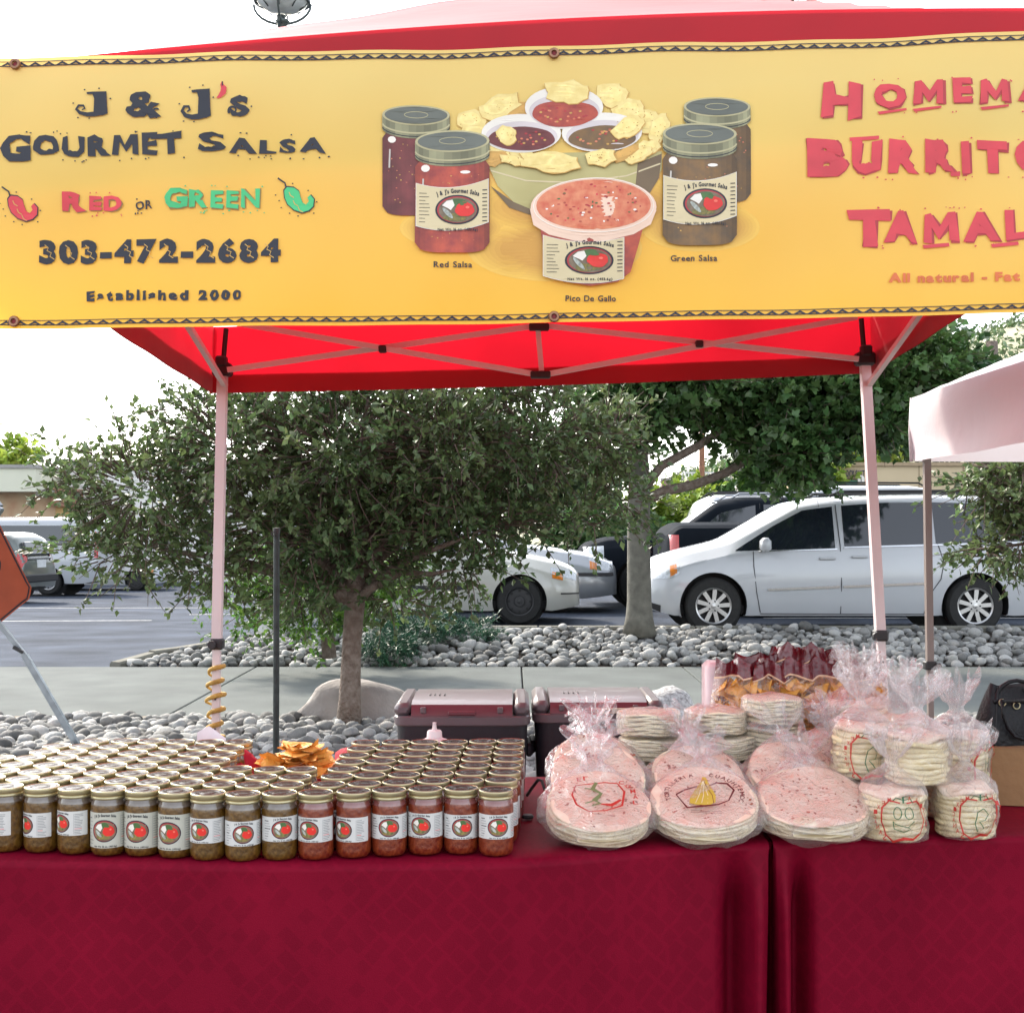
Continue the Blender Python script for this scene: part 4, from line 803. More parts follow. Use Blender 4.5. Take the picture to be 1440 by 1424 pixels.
    for (x0, x1, z, h, m) in C.get('mouldings', []): xl = list(np.linspace(x0, x1, 14)); patch('side_moulding', xl, [z[0]+(z[1]-z[0])*i/13-h/2 for i in range(14)], [z[0]+(z[1]-z[0])*i/13+h/2 for i in range(14)], m, .014)
    for (x, z) in C.get('handles', []):
        for sd in (-1, 1):
            b = MB(); y = sd*(width(x, z)+.022); b.box((x, y, z), (.19, .02, .028), C.get('handle_mat', paint), bev=.006); b.box((x-.08, y-sd*.014, z), (.02, .03, .02), paint); b.box((x+.08, y-sd*.014, z), (.02, .03, .02), paint); b.build('door_handle', rt, world=False)
    if 'mirror' in C:
        x, z = C['mirror']
        for sd in (-1, 1):
            b = MB(); y = sd*(width(x, z)+.13); b.box((x, y, z+.05), (.12, .2, .17), paint, bev=.04); b.box((x, sd*(width(x, z)+.03), z-.0), (.06, .1, .04), m_trim); b.build('wing_mirror', rt, world=False, autos=60)
    for (lo, hi, m, nm) in C.get('lights', []): poly(nm, lo, hi, m, .006, 8)
    if C.get('roofbars'):
        x0, x1 = C['roofbars']
        for sd in (-1, 1):
            b = MB(); y = sd*W*.33; b.tube([(x0, y, zr(x0)+.03), (x0+.12, y, zr(x0+.12)+.08), (x1-.15, y, zr(x1-.15)+.08), (x1, y, zr(x1)+.03)], .018, C.get('barmat', m_trim), 6); b.build('roof_rail', rt, world=False)
    # lower trims, arches, wheels
    for c in wc:
        for sd in (-1, 1):
            b = MB(); y1 = sd*(W/2-.02); y0 = sd*(W/2-.30); V = []
            for k in range(17): a = PI*k/16*1.16-.08*PI; V += [(c+Ra*.995*math.cos(a), y1, zc+Ra*.995*math.sin(a)), (c+Ra*.995*math.cos(a), y0, zc+Ra*.995*math.sin(a))]
            b.add(V, [(2*k, 2*k+2, 2*k+3, 2*k+1) for k in range(16)], m_trim); k0 = len(b.v); b.add([(c+Ra*math.cos(2*PI*k/20), y0, zc+Ra*math.sin(2*PI*k/20)) for k in range(20)], [tuple(range(20))], m_trim); b.build('wheel_arch', rt, world=False)
            wh = root('wheel', None, None, (c, sd*(W/2-.125), zc), (0, 0, 0 if sd < 0 else PI)); wh.parent = rt; del_ = [k for k in ('label', 'category') if k in wh]
            put('tyre', C['wm'][0], wh); put('rim', C['wm'][1], wh)
    b = MB(); b.box((L/2, 0, z0(L/2)+.06), (L*.9, W*.78, .10), m_trim); b.build('underbody', rt, world=False)
    for f in C.get('front', []): f(rt, lambda nm, c_, d_, m_, bev=.01: MB().box(c_, d_, m_, bev=bev).build(nm, rt, world=False, autos=40))
    return rt
WH = {k: wheel_meshes(*v, k) for k, v in {'alloy': (.335, .215, .22, 9, m_rim), 'steel': (.30, .19, .19, 0, m_steel), 'suv': (.37, .23, .24, 6, m_rim), 'plain': (.33, .2, .2, 0, m_rim)}.items()}
def fr_generic(rt, bx):
    pass
van = dict(L=5.15, W=2.0, paint=m_white, R=.335, wheels=[.77, 3.83], wm=WH['alloy'], nose=.74, ends=.55, tumble=.80,
    top=[(0, .74), (.06, .80), (.2, .87), (.5, .96), (.8, 1.03), (.98, 1.075), (1.78, 1.53), (2.1, 1.585), (2.7, 1.62), (3.4, 1.635), (4.3, 1.62), (4.75, 1.56), (4.95, 1.4), (5.05, 1.1), (5.15, .9)],
    belt=[(0, .60), (.2, .72), (.5, .82), (.95, .93), (1.3, .97), (3, 1.04), (4.6, 1.08), (5.0, 1.02), (5.15, .8)], low=[(0, .30), (.4, .20), (1.3, .22), (4.4, .22), (4.9, .30), (5.15, .38)],
    windows=[([(1.04, .975), (1.3, .985), (2.2, 1.01)], [(1.04, .985), (1.5, 1.27), (1.85, 1.455), (2.2, 1.50)]), ([(2.31, 1.03), (3.30, 1.06)], [(2.31, 1.51), (2.8, 1.545), (3.30, 1.55)]), ([(3.38, 1.065), (4.6, 1.10)], [(3.38, 1.55), (4.2, 1.53), (4.45, 1.47), (4.6, 1.2)])],
    windscreen=(1.0, 1.76), seams=[[(1.32, .26), (1.27, .5), (1.24, .8), (1.24, .97)], [(2.26, .24), (2.26, .6), (2.26, 1.03), (2.24, 1.52)], [(3.40, 1.06), (3.46, .85), (3.42, .65), (3.28, .45), (3.24, .25)], [(1.32, .245), (2.3, .24), (3.24, .24)]],
    mouldings=[(1.40, 2.24, (.525, .56), .028, m_chr), (2.28, 3.26, (.56, .60), .028, m_chr), (2.3, 4.6, (1.02, 1.08), .014, m_chr), (1.3, 2.22, (.975, 1.0), .014, m_chr)], handles=[(2.10, .89), (2.48, .91)], mirror=(1.36, 1.0),
    lights=[([(.02, .64), (.3, .66), (.38, .72)], [(.02, .72), (.2, .80), (.36, .84), (.38, .82)], m_lens, 'headlight'), ([(.27, .675), (.35, .72)], [(.27, .80), (.35, .825)], m_amb, 'turn_signal'), ([(4.98, .95), (5.08, .9)], [(4.98, 1.3), (5.08, 1.1)], m_redl, 'tail_light'), ([(.05, .30), (.16, .26)], [(.05, .37), (.16, .34)], m_trim, 'fog_lamp')],
    roofbars=(2.2, 4.5))
car('minivan', 'white minivan with chrome side strips parked behind the right half of the stall', 'minivan', (P(911, 0, 15.35).x, 15.35+1.0, gz(4, 15.5)), 0, van)
GR = 'vehicles in the parking lot'
hatch = dict(L=4.15, W=1.68, paint=m_cream, R=.30, wheels=[.78, 3.15], wm=WH['steel'], nose=.72, ends=.5, tumble=.78,
    top=[(0, .60), (.05, .70), (.3, .80), (.8, .90), (1.1, .96), (1.95, 1.40), (2.5, 1.48), (3.2, 1.46), (3.7, 1.1), (4.0, 1.02), (4.15, .9)], belt=[(0, .48), (.25, .62), (.8, .78), (1.3, .88), (3.6, .92), (4.15, .8)], low=[(0, .24), (.4, .17), (3.8, .2), (4.15, .3)],
    windows=[([(1.2, .93), (2.1, .95)], [(1.2, .95), (1.7, 1.24), (2.1, 1.38)]), ([(2.2, .95), (3.3, .97)], [(2.2, 1.38), (2.9, 1.38), (3.3, 1.15)])], windscreen=(1.15, 1.95), rear_window=(3.3, 3.65), seams=[[(1.32, .3), (1.3, .9)], [(2.15, .22), (2.15, 1.38)]],
    lights=[([(.04, .56), (.38, .66)], [(.04, .68), (.38, .74)], m_lens, 'headlight'), ([(.22, .57), (.36, .60)], [(.22, .66), (.36, .68)], m_amb, 'turn_signal'), ([(4.02, .7), (4.12, .7)], [(4.02, .95), (4.12, .92)], m_redl, 'tail_light')], mirror=(1.55, .98), handles=[(2.0, .8)],
    mouldings=[(.0, .25, (.40, .40), .02, m_trim), (1.4, 3.0, (.48, .48), .05, m_trim)])
def Cx(px, D): return (px-720)*D/F
car('small_car', 'cream white small car with black steel wheels, nose beside the silver sedan', 'car', (Cx(816, 16.9), 16.9+.84, .22), PI, hatch, GR)
sedan = dict(hatch, L=4.9, W=1.8, paint=m_silver, wheels=[.95, 3.75], wm=WH['plain'], R=.33,
    top=[(0, .62), (.08, .74), (.5, .86), (1.3, .97), (1.55, 1.0), (2.35, 1.38), (2.9, 1.43), (3.5, 1.38), (4.1, 1.06), (4.8, 1.0), (4.9, .85)], belt=[(0, .50), (.3, .64), (1.3, .84), (4.3, .92), (4.9, .8)], low=[(0, .26), (.5, .2), (4.5, .22), (4.9, .3)], lights=[([(.05, .60), (.42, .64)], [(.05, .74), (.42, .80)], m_lens, 'headlight'), ([(.30, .62), (.41, .64)], [(.30, .72), (.41, .76)], m_amb, 'turn_signal')],
    windows=[([(1.75, .96), (2.7, .98)], [(1.75, .98), (2.2, 1.2), (2.7, 1.34)]), ([(2.8, .98), (3.7, 1.0)], [(2.8, 1.34), (3.4, 1.3), (3.7, 1.16)])], windscreen=(1.6, 2.3), rear_window=(3.6, 4.05), mouldings=[(.05, 1.0, (.56, .56), .05, m_trim)], seams=[[(1.7, .3), (1.7, .9)]])
car('sedan', 'silver sedan with clear headlights, nose just beyond the small cream car', 'car', (Cx(869, 19.3), 19.3+.9, .22), PI, sedan, GR)
suv = dict(L=4.8, W=1.88, paint=m_black, R=.37, wheels=[.95, 3.8], wm=WH['suv'], nose=.84, ends=.35, tumble=.84,
    top=[(0, .85), (.05, .98), (.4, 1.08), (1.3, 1.14), (1.5, 1.18), (2.15, 1.66), (2.6, 1.74), (4.3, 1.74), (4.6, 1.6), (4.75, 1.1), (4.8, .9)], belt=[(0, .75), (.3, .92), (1.3, 1.0), (4.6, 1.08), (4.8, .8)], low=[(0, .36), (.4, .3), (4.4, .32), (4.8, .4)],
    windows=[([(1.75, 1.1), (2.75, 1.12)], [(1.75, 1.13), (2.2, 1.5), (2.75, 1.62)]), ([(2.88, 1.12), (3.7, 1.12)], [(2.88, 1.63), (3.7, 1.63)]), ([(3.8, 1.13), (4.6, 1.15)], [(3.8, 1.63), (4.4, 1.6), (4.6, 1.3)])], windscreen=(1.52, 2.18), seams=[[(1.7, .4), (1.7, 1.1)], [(2.82, .35), (2.82, 1.65)], [(3.72, .8), (3.75, 1.65)]],
    lights=[([(.04, .78), (.35, .80)], [(.04, .96), (.35, .98)], m_lens, 'headlight'), ([(4.66, .9), (4.78, .9)], [(4.66, 1.3), (4.78, 1.15)], m_redl, 'tail_light')], mirror=(1.9, 1.15), handles=[(2.6, .98), (3.55, .98)], roofbars=(2.4, 4.4), barmat=m_chr)
car('black_suv', 'black SUV with chrome roof rails facing left behind the maple trunk', 'SUV', (Cx(818, 20.6), 20.6+.94, .2), 0, suv, GR).scale = (1, 1, 1)
pk = dict(suv, L=5.4, W=1.95, wheels=[.95, 4.3], top=[(0, .9), (.05, 1.02), (1.5, 1.12), (2.1, 1.32), (2.5, 1.34), (3.2, 1.34), (3.35, 1.16), (3.4, 1.12), (5.3, 1.10), (5.4, .95)], belt=[(0, .8), (.3, .92), (3.4, 1.06), (5.3, 1.06), (5.4, .9)], windows=[([(1.9, 1.12), (3.1, 1.12)], [(1.9, 1.2), (2.4, 1.27), (3.1, 1.28)])], windscreen=(1.6, 2.1), seams=[[(3.35, .4), (3.35, 1.08)]], lights=[([(5.28, .74), (5.38, .74)], [(5.28, .98), (5.38, .98)], m_redl, 'tail_light')], mirror=(1.8, 1.12), handles=[(2.9, .95)], roofbars=None)
car('pickup_truck', 'black pickup truck bed with red tail light between SUV and minivan', 'pickup truck', (Cx(941, 18.3)+5.4*1.17, 18.3+1.14, .22), PI, pk, GR).scale = (1.17,)*3
wsuv = dict(suv, paint=m_white, barmat=m_trim)
car('white_suv', 'white SUV with dark windows seen over the minivan roof', 'SUV', (Cx(1128, 26)+5.1, 27, .42), PI, wsuv, GR).scale = (1.07,)*3
car('white_wagon', 'white wagon with dark windows showing above the black SUV', 'SUV', (Cx(972, 31)+5.8, 32, .1), PI, wsuv, GR).scale = (1.21,)*3
gs = dict(suv, paint=m_grey, roofbars=None)
o = car('grey_suv', 'grey green SUV seen from behind beside the orange sign', 'SUV', (-16.6, 33.9, gz(-12, 33)), math.radians(-10), gs, GR)
b = MB(); b.box((4.79, .1, .98), (.03, .42, .2), m_plate, bev=.004); b.build('number_plate', o, world=False); b = MB(); b.box((4.72, 0, 1.36), (.12, 1.2, .34), m_glass, Matrix.Rotation(-.3, 3, 'Y'), bev=.02); b.build('rear_window', o, world=False)
b = MB(); b.box((4.80, 0, .62), (.1, 1.7, .2), m_trim, bev=.03); b.build('bumper', o, world=False); b = MB(); b.box((4.80, 0, 1.12), (.03, 1.1, .05), m_chr, bev=.01); b.build('tailgate_strip', o, world=False)
vn = dict(L=5.7, W=2.0, paint=m_white, R=.36, wheels=[1.0, 4.4], wm=WH['plain'], nose=.84, ends=.4, tumble=.9,
    top=[(0, .9), (.1, 1.02), (.7, 1.18), (1.3, 1.85), (1.7, 2.03), (5.5, 2.05), (5.7, 1.8)], belt=[(0, .8), (.4, 1.0), (1, 1.15), (5.5, 1.25), (5.7, 1.1)], low=[(0, .35), (.4, .3), (5.3, .32), (5.7, .4)],
    windows=[([(1.0, 1.28), (2.0, 1.28)], [(1.0, 1.4), (1.4, 1.75), (2.0, 1.82)]), ([(2.15, 1.28), (5.4, 1.32)], [(2.15, 1.84), (5.4, 1.84)])], windscreen=(.75, 1.3), seams=[[(2.08, .4), (2.08, 1.9)]], lights=[([(5.6, 1.0), (5.68, 1.0)], [(5.6, 1.7), (5.68, 1.6)], m_redl, 'tail_light')])
car('passenger_van', 'long white passenger van with tinted windows behind the grey SUV', 'van', (Cx(138, 38.5)-6.4, 39.6, gz(-12, 38.5)), 0, vn, GR).scale = (1.12, 1.12, 1.12)
car('white_hatchback', 'white compact car half hidden behind the leaves left of the stall', 'car', (Cx(225, 42.5), 43.3, gz(-8, 42)), PI, dict(hatch, paint=m_white), GR)
# ------------------------------------------------------------------ buildings, poles, fences, hills
m_tan = pbr('tan_block', (.56, .45, .29), .9, .06, .6, .15, 20); m_stucco = pbr('pale_fascia', (.62, .62, .50), .9, .06, .8); m_bw = pbr('white_wall', (.72, .71, .68), .9, .05, 1); m_roofc = pbr('roof_cap', (.3, .29, .27), .8)
m_stone2 = pbr('stone_facing', (.48, .29, .18), .9, .5, 1.6, .6, 6, col2=(.58, .46, .30)); m_brn = pbr('brown_panel', (.28, .14, .09), .8)
D = 48; bd = root('commercial_building', 'low building with pale fascia and reddish stone wall beyond the left vehicles', 'building', (P(0, 0, D).x, D, -.6))
def bxp(x0, y0, x1, y1, D, dep, m, nm, par, bev=0):
    a, c = P(x0, y1, D), P(x1, y0, D); b = MB(); b.box(((a.x+c.x)/2, D+dep/2, (a.z+c.z)/2), (c.x-a.x, dep, c.z-a.z), m, bev=bev); return b.build(nm, par)
bxp(-500, 692, 78, 815, D, 8, m_stone2, 'wall', bd); bxp(78, 690, 92, 815, D-.05, 8, pbr('ochre_door', (.5, .32, .13), .8), 'corner_panel', bd); bxp(-500, 658, 50, 691, D-1.2, 10, m_stucco, 'fascia', bd); bxp(-500, 653, 52, 658, D-1.3, 10.2, m_roofc, 'roof_edge', bd)
bxp(50, 688, 70, 697, D-.9, 3, pbr('grey_awning', (.28, .26, .24), .8), 'canopy_end', bd); bxp(70, 686, 93, 712, D-.4, 3, m_brn, 'brown_panel', bd); bxp(92, 655, 620, 822, D+1.5, 9, m_bw, 'side_wall', bd); bxp(92, 648, 620, 655, D+1.3, 9.4, m_roofc, 'roof_edge', bd)
for x in (150, 215, 280, 420, 500): bxp(x, 735, x+34, 770, D+1.44, .3, m_glass, 'window', bd)
D = 42; b2 = root('block_building', 'tan block building with locksmith sign behind the white minivan', 'building', (P(1300, 0, D).x, D, 0))
bxp(1172, 655, 1900, 760, D, 10, m_tan, 'wall', b2); bxp(1169, 650, 1900, 655, D-.1, 10.2, pbr('tan_coping', (.36, .27, .17), .9), 'coping', b2)
for x in range(1230, 1900, 62): bxp(x, 655, x+1.2, 760, D-.015, .1, pbr('wall_joint', (.32, .25, .16), .9), 'wall_joint', b2)
bxp(1183, 658, 1210, 673, D-.10, .08, pbr('sign_board', (.40, .31, .2), .8), 'sign_board', b2)
pr = Print(lambda x, y, ly: P(x, y, D-.19-.002*ly)); pr.text('LOCKSMITH', 1186, 1220, 661, 670, ink, 1, .05, sp=.1); pr.build('sign_lettering', b2)
bxp(1190, 675, 1206, 700, D-.4, .3, pbr('green_door', (.03, .13, .07), .6), 'green_door', b2); bxp(1176, 655, 1179, 700, D-.3, .1, m_tan, 'pipe', b2)
pr = Print(lambda x, y, ly: P(x, y, D-.2-.002*ly)); pr.ell(1211, 674, 5, 6, c_wht, 1, 14); pr.letter('?', 1208.5, 670, 1213.5, 678, ink, 2, .02) if False else pr.stroke([(1211, 670), (1211, 678)], 1, ink, 2); pr.build('wall_disc', b2)
D = 60; b = MB(); a, c = P(930, 755, D), P(1180, 676, D); b.box(((a.x+c.x)/2, D, (a.z+c.z)/2), (c.x-a.x, .4, c.z-a.z), pbr('pink_block_wall', (.34, .23, .19), .9, .08, .8)); b.box(((a.x+c.x)/2, D, c.z+.06), (c.x-a.x+.1, .5, .1), m_roofc)
tag(b.build('boundary_wall'), 'long pinkish block wall far behind the maple boughs', 'wall')
fn = root('rail_fence', 'pale vertical rail fence standing on the far slope above the wall', 'fence', (P(1000, 0, 75).x, 75, 0))
for k in range(28):
    x = 950+k*4.6; b = MB(); b.tube([P(x, 677, 75), P(x, 664, 75)], .035, m_bw, 4); b.build('picket', fn)
b = MB(); b.tube([P(948, 664.5, 75), P(1078, 664.5, 75)], .05, m_bw, 4); b.build('top_rail', fn); b = MB(); b.tube([P(948, 675, 75), P(1078, 675, 75)], .05, m_bw, 4); b.build('bottom_rail', fn)
m_pole = pbr('utility_wood', (.24, .12, .07), .9, .25, 9, .3)
for (x, y0, y1, D, w, m, lb, cat) in ((987, 560, 770, 52, 4.2, m_pole, 'reddish brown utility pole rising left of the hill', 'utility pole'), (1035, 632, 762, 50, 2.4, mst, 'thin grey metal pole with a small sign box before the wall', 'pole'), (1085, 560, 760, 46, 7, m_bark, 'stout dark brown pole right of the long maple bough', 'utility pole'), (1077, 600, 760, 45, 1.6, mst, 'pale conduit pole standing close to the dark brown pole', 'pole'), (1103, 640, 760, 45.5, 3.2, m_pole, 'short reddish post behind the lowest maple leaves', 'post'), (1119, 655, 760, 45, 2.2, pbr('amber_post', (.5, .3, .1), .8), 'thin amber post beside the yellow green shrub', 'post')):
    b = MB(); b.tube([P(x, y1, D), P(x, y0, D)], [w*D/F, w*.9*D/F], m, 10)
    if cat == 'utility pole': b.box(P(x, y0+8, D), (2.2, .12, .12), m)
    if 'box' in lb: b.box(P(x+8, 690, D)+Vector((0, -.1, 0)), (.5, .1, .6), c_wht)
    tag(b.build('utility_pole' if cat == 'utility pole' else 'metal_pole' if m is mst else 'post', autos=40), lb, cat, 'poles beyond the lot')
sh = [('far_shrub', 'yellow green sunlit shrub behind the maple trunk', 'shrub', 945, 712, 40, 52, 28, m_leafy, 20), ('far_shrub', 'bright green shrub beside the dark brown pole', 'shrub', 1070, 665, 43, 22, 30, m_leafb, 22), ('far_shrub', 'yellow green bush glowing left of the locksmith sign', 'shrub', 1152, 668, 42, 24, 32, m_leafy, 23),
      ('far_shrub', 'dark hedge mass behind the parked silver sedan', 'shrub', 850, 745, 36, 75, 30, m_leaf2, 24), ('far_tree', 'yellow green treetop showing over the left building roof', 'tree', 10, 636, 62, 26, 22, m_leafy, 25), ('far_shrub', 'low juniper bush far behind the white wagon', 'shrub', 1010, 702, 44, 50, 14, m_leaf2, 26),
      ('far_tree', 'pale leafy tree behind the tan building beside the post', 'tree', 1190, 632, 58, 60, 24, m_leafy, 29), ('far_tree', 'dark treetop filling the gap behind the shade tree', 'tree', 640, 660, 40, 230, 75, m_leaff, 30), ('far_tree', 'bluish green trees far off behind the tent fabric', 'tree', 1300, 590, 60, 110, 45, m_leaff, 31)]
for nm, lb, cat, px, py, D, rx, ry, m, sd in sh:
    c = P(px, py, D); k = D/F; bz = min(c.z-ry*k, gz(c.x, c.y)+.3); tree(nm, lb, cat, (c.x, c.y, bz), [(Vector((c.x, c.y, bz-.4)), .12), (Vector((c.x, c.y, c.z)), .06)], [], [B(px, py, D, rx, ry, min(rx*k, 2.5)), B(px-rx*.5, py+ry*.4, D, rx*.5, ry*.6, 1), B(px+rx*.5, py+ry*.3, D, rx*.5, ry*.7, 1)], int(60+rx*ry*.09), 16, .0055*D+.04, .02*D, (L_OV, L_OVF), m, m_bark, sd, twig_draw=0)
m_hill = pbr('hill_scrub', (.16, .19, .10), .95, 0, .07, .6, .5, col2=(.34, .31, .22), detail=8)
rx_ = [(-400, 735), (860, 728), (900, 700), (930, 680), (980, 657), (1040, 634), (1080, 618), (1150, 590), (1250, 540), (1330, 498), (1375, 470), (1440, 450), (1600, 425), (2200, 400), (3200, 520)]
N = 160; V = []
for i in range(N+1):
    px = -400+3600*i/N; yy = float(np.interp(px, *zip(*rx_)))
    for j in range(25):
        t = j/24; D = 110+150*t; h = (740-yy)*260/F+1.0; z = -1.2+h*(1-(1-t)**1.6)+1.6*noise.noise((px*.012, D*.03, 1))*t*(1.2-t)*min(1, h/8)+.8*noise.noise((px*.05, D*.08, 4))*t*min(1, h/8); V.append(((px-720)*D/F, D, z))
    for j in range(4): D = 275+60*j; V.append(((px-720)*D/F, D, -1.2+h*(1-.3*(j+1))))
b = MB(); b.add(V, [(i*29+j, (i+1)*29+j, (i+1)*29+j+1, i*29+j+1) for i in range(N) for j in range(28)], m_hill); o = b.build('hill', smooth=True); o['kind'] = 'structure'
r = np.random.RandomState(4); PP = []
for k in range(900):
    px = r.uniform(880, 1700); t = r.rand(); i = int((px+400)/3600*N); j = int(t*23); v = V[i*29+j]; PP.append((v[0], v[1], v[2]))
PP = np.array(PP); PPx = np.repeat(PP, 26, 0)+r.randn(len(PP)*26, 3)*np.array([1.1, 1.1, .7]); VV, QQ = leaves(PPx, r.randn(len(PPx), 3), .9, (L_OV, L_OVF), r); o = put('hill_scrub', raw('hill_scrub', VV.tolist(), QQ.tolist(), m_leaff)); o['kind'] = 'stuff'; tag(o, 'grey green scrub dotted over the far hillside', 'scrub')
# ------------------------------------------------------------------ neighbouring white tent
m_wt = pbr('white_tent_fabric', (.66, .64, .68), .6, .0, 2.2, .35, 5, transl=.3, col2=(.68, .62, .65))
nt = root('neighbour_tent', 'white pop-up tent with pinkish valance at the right edge', 'canopy tent', (3.4, 4.7, 0))
ZT, ZB = 2.09, 1.79; xl, yb, yf, xr = Cx(1284, 6.2), 6.2, 3.2, Cx(1284, 6.2)+3.0
def ev(u, v): return Vector((xl+(xr-xl)*u, yf+(yb-yf)*v, ZT))
def rf(u, v): p = ev(u, v); r_ = max(abs(2*u-1), abs(2*v-1)); p.z += .62*(1-r_)**.95+.012*math.sin(u*19)*(1-r_); return p
b = MB(); b.grid(rf, 30, 30, m_wt); b.build('roof', nt, smooth=True)
for (u0, v0, u1, v1) in [(0, 0, 1, 0), (1, 0, 1, 1), (1, 1, 0, 1), (0, 1, 0, 0)]:
    nrm = Vector(((v1-v0), -(u1-u0), 0)); b = MB(); b.grid(lambda t, w: ev(u0+(u1-u0)*t, v0+(v1-v0)*t)+nrm*(.006+.014*w*math.sin(t*17)+.012*math.sin(w*5+t*5))+Vector((0, 0, -(ZT-ZB)*w)), 40, 8, m_wt); b.build('valance', nt, smooth=True)
b = MB(); b.tube([(xl-.004, yb+.004, ZT), (xl-.010, yb+.010, ZT-.15), (xl-.006, yb+.004, ZB)], .009, m_wt, 6); b.build('corner_seam', nt, smooth=True)
m_brz = pbr('bronze_enamel', (.20, .17, .155), .45, .06, 5)
for i, (x, y) in enumerate(((xl+.045, yb-.05), (xr-.05, yb-.05), (xl+.05, yf+.05), (xr-.05, yf+.05))):
    x2 = x+(.03 if i == 0 else 0); c = P(1305, 935, y) if i == 0 else Vector((x, y, .9)); c.x = x+(x2-x)*.6; b = MB(); b.tube([(x, y, ZT-.02), c], .022, m_brz, 4); b.tube([c, (x2, y, 0)], .018, m_brz, 4); b.build('leg', nt)
    b = MB(); b.box(c, (.055, .055, .04), m_blk, bev=.006); b.lathe([(0, 0), (.014, 0), (.014, .03), (0, .03)], m_blk, 10, c+Vector((.03, -.04, 0)), 'y'); b.build('height_clamp', nt)
for k in range(2):
    for (za, zb_) in ((1.85, 2.05), (2.05, 1.85)):
        b = MB(); b.tube([(xl+.1+1.4*k, yb-.06, za), (xl+1.5+1.4*k, yb-.06+(.02 if za > zb_ else 0), zb_)], .012, m_brz, 4); b.build('truss_bar', nt)
for c in ((xl-.003, yb-.56, ZT-.03),): b = MB(); b.lathe([(.006, 0), (.011, 0), (.011, .003), (.006, .003)], pbr('eyelet', (.3, .28, .25), .4, metal=.6), 12, c); b.build('eyelet', nt)
# ------------------------------------------------------------------ tables' cloths
m_cl = bpy.data.materials.new('tablecloth_damask'); m_cl.use_nodes = True; n = m_cl.node_tree.nodes; l = m_cl.node_tree.links; bs = n['Principled BSDF']
bs.inputs['Roughness'].default_value = .55; bs.inputs['Sheen Weight'].default_value = .0; bs.inputs['Specular IOR Level'].default_value = .06; bs.inputs['Sheen Tint'].default_value = (1, .4, .5, 1)
tc = n.new('ShaderNodeTexCoord'); mp = n.new('ShaderNodeMapping'); mp.inputs['Rotation'].default_value = (0, math.radians(45), 0)
l.new(tc.outputs['Object'], mp.inputs[0])
br = n.new('ShaderNodeTexVoronoi'); br.distance = 'CHEBYCHEV'; br.inputs['Scale'].default_value = 30; br.inputs['Randomness'].default_value = .35; l.new(mp.outputs[0], br.inputs['Vector'])
mr = n.new('ShaderNodeMapRange'); mr.inputs[1].default_value = .38; mr.inputs[2].default_value = .44; l.new(br.outputs['Distance'], mr.inputs[0])
nz = n.new('ShaderNodeTexNoise'); nz.inputs['Scale'].default_value = 4; l.new(tc.outputs['Object'], nz.inputs['Vector'])
n3 = n.new('ShaderNodeTexNoise'); n3.inputs['Scale'].default_value = 350; l.new(tc.outputs['Object'], n3.inputs['Vector'])
ad = n.new('ShaderNodeMath'); ad.operation = 'MULTIPLY_ADD'; ad.inputs[1].default_value = .2; l.new(mr.outputs[0], ad.inputs[0]); l.new(nz.outputs[0], ad.inputs[2])
mx = n.new('ShaderNodeMix'); mx.data_type = 'RGBA'; mx.inputs[6].default_value = (.115, .0018, .012, 1); mx.inputs[7].default_value = (.215, .0035, .021, 1); l.new(ad.outputs[0], mx.inputs[0]); l.new(mx.outputs[2], bs.inputs['Base Color'])
bp = n.new('ShaderNodeBump'); bp.inputs['Strength'].default_value = .25; bp.inputs['Distance'].default_value = .002; l.new(n3.outputs[0], bp.inputs['Height']); l.new(bp.outputs[0], bs.inputs['Normal'])
TZ = .75
EL = [(-2.6, 2.96), (-1.1, 2.90), (-.55, 2.86), (0, 2.885), (.25, 2.96), (.40, 3.02), (.64, 3.07)]
ER = [(.565, 3.07), (.7, 3.075), (1.2, 3.13), (2.9, 3.2)]
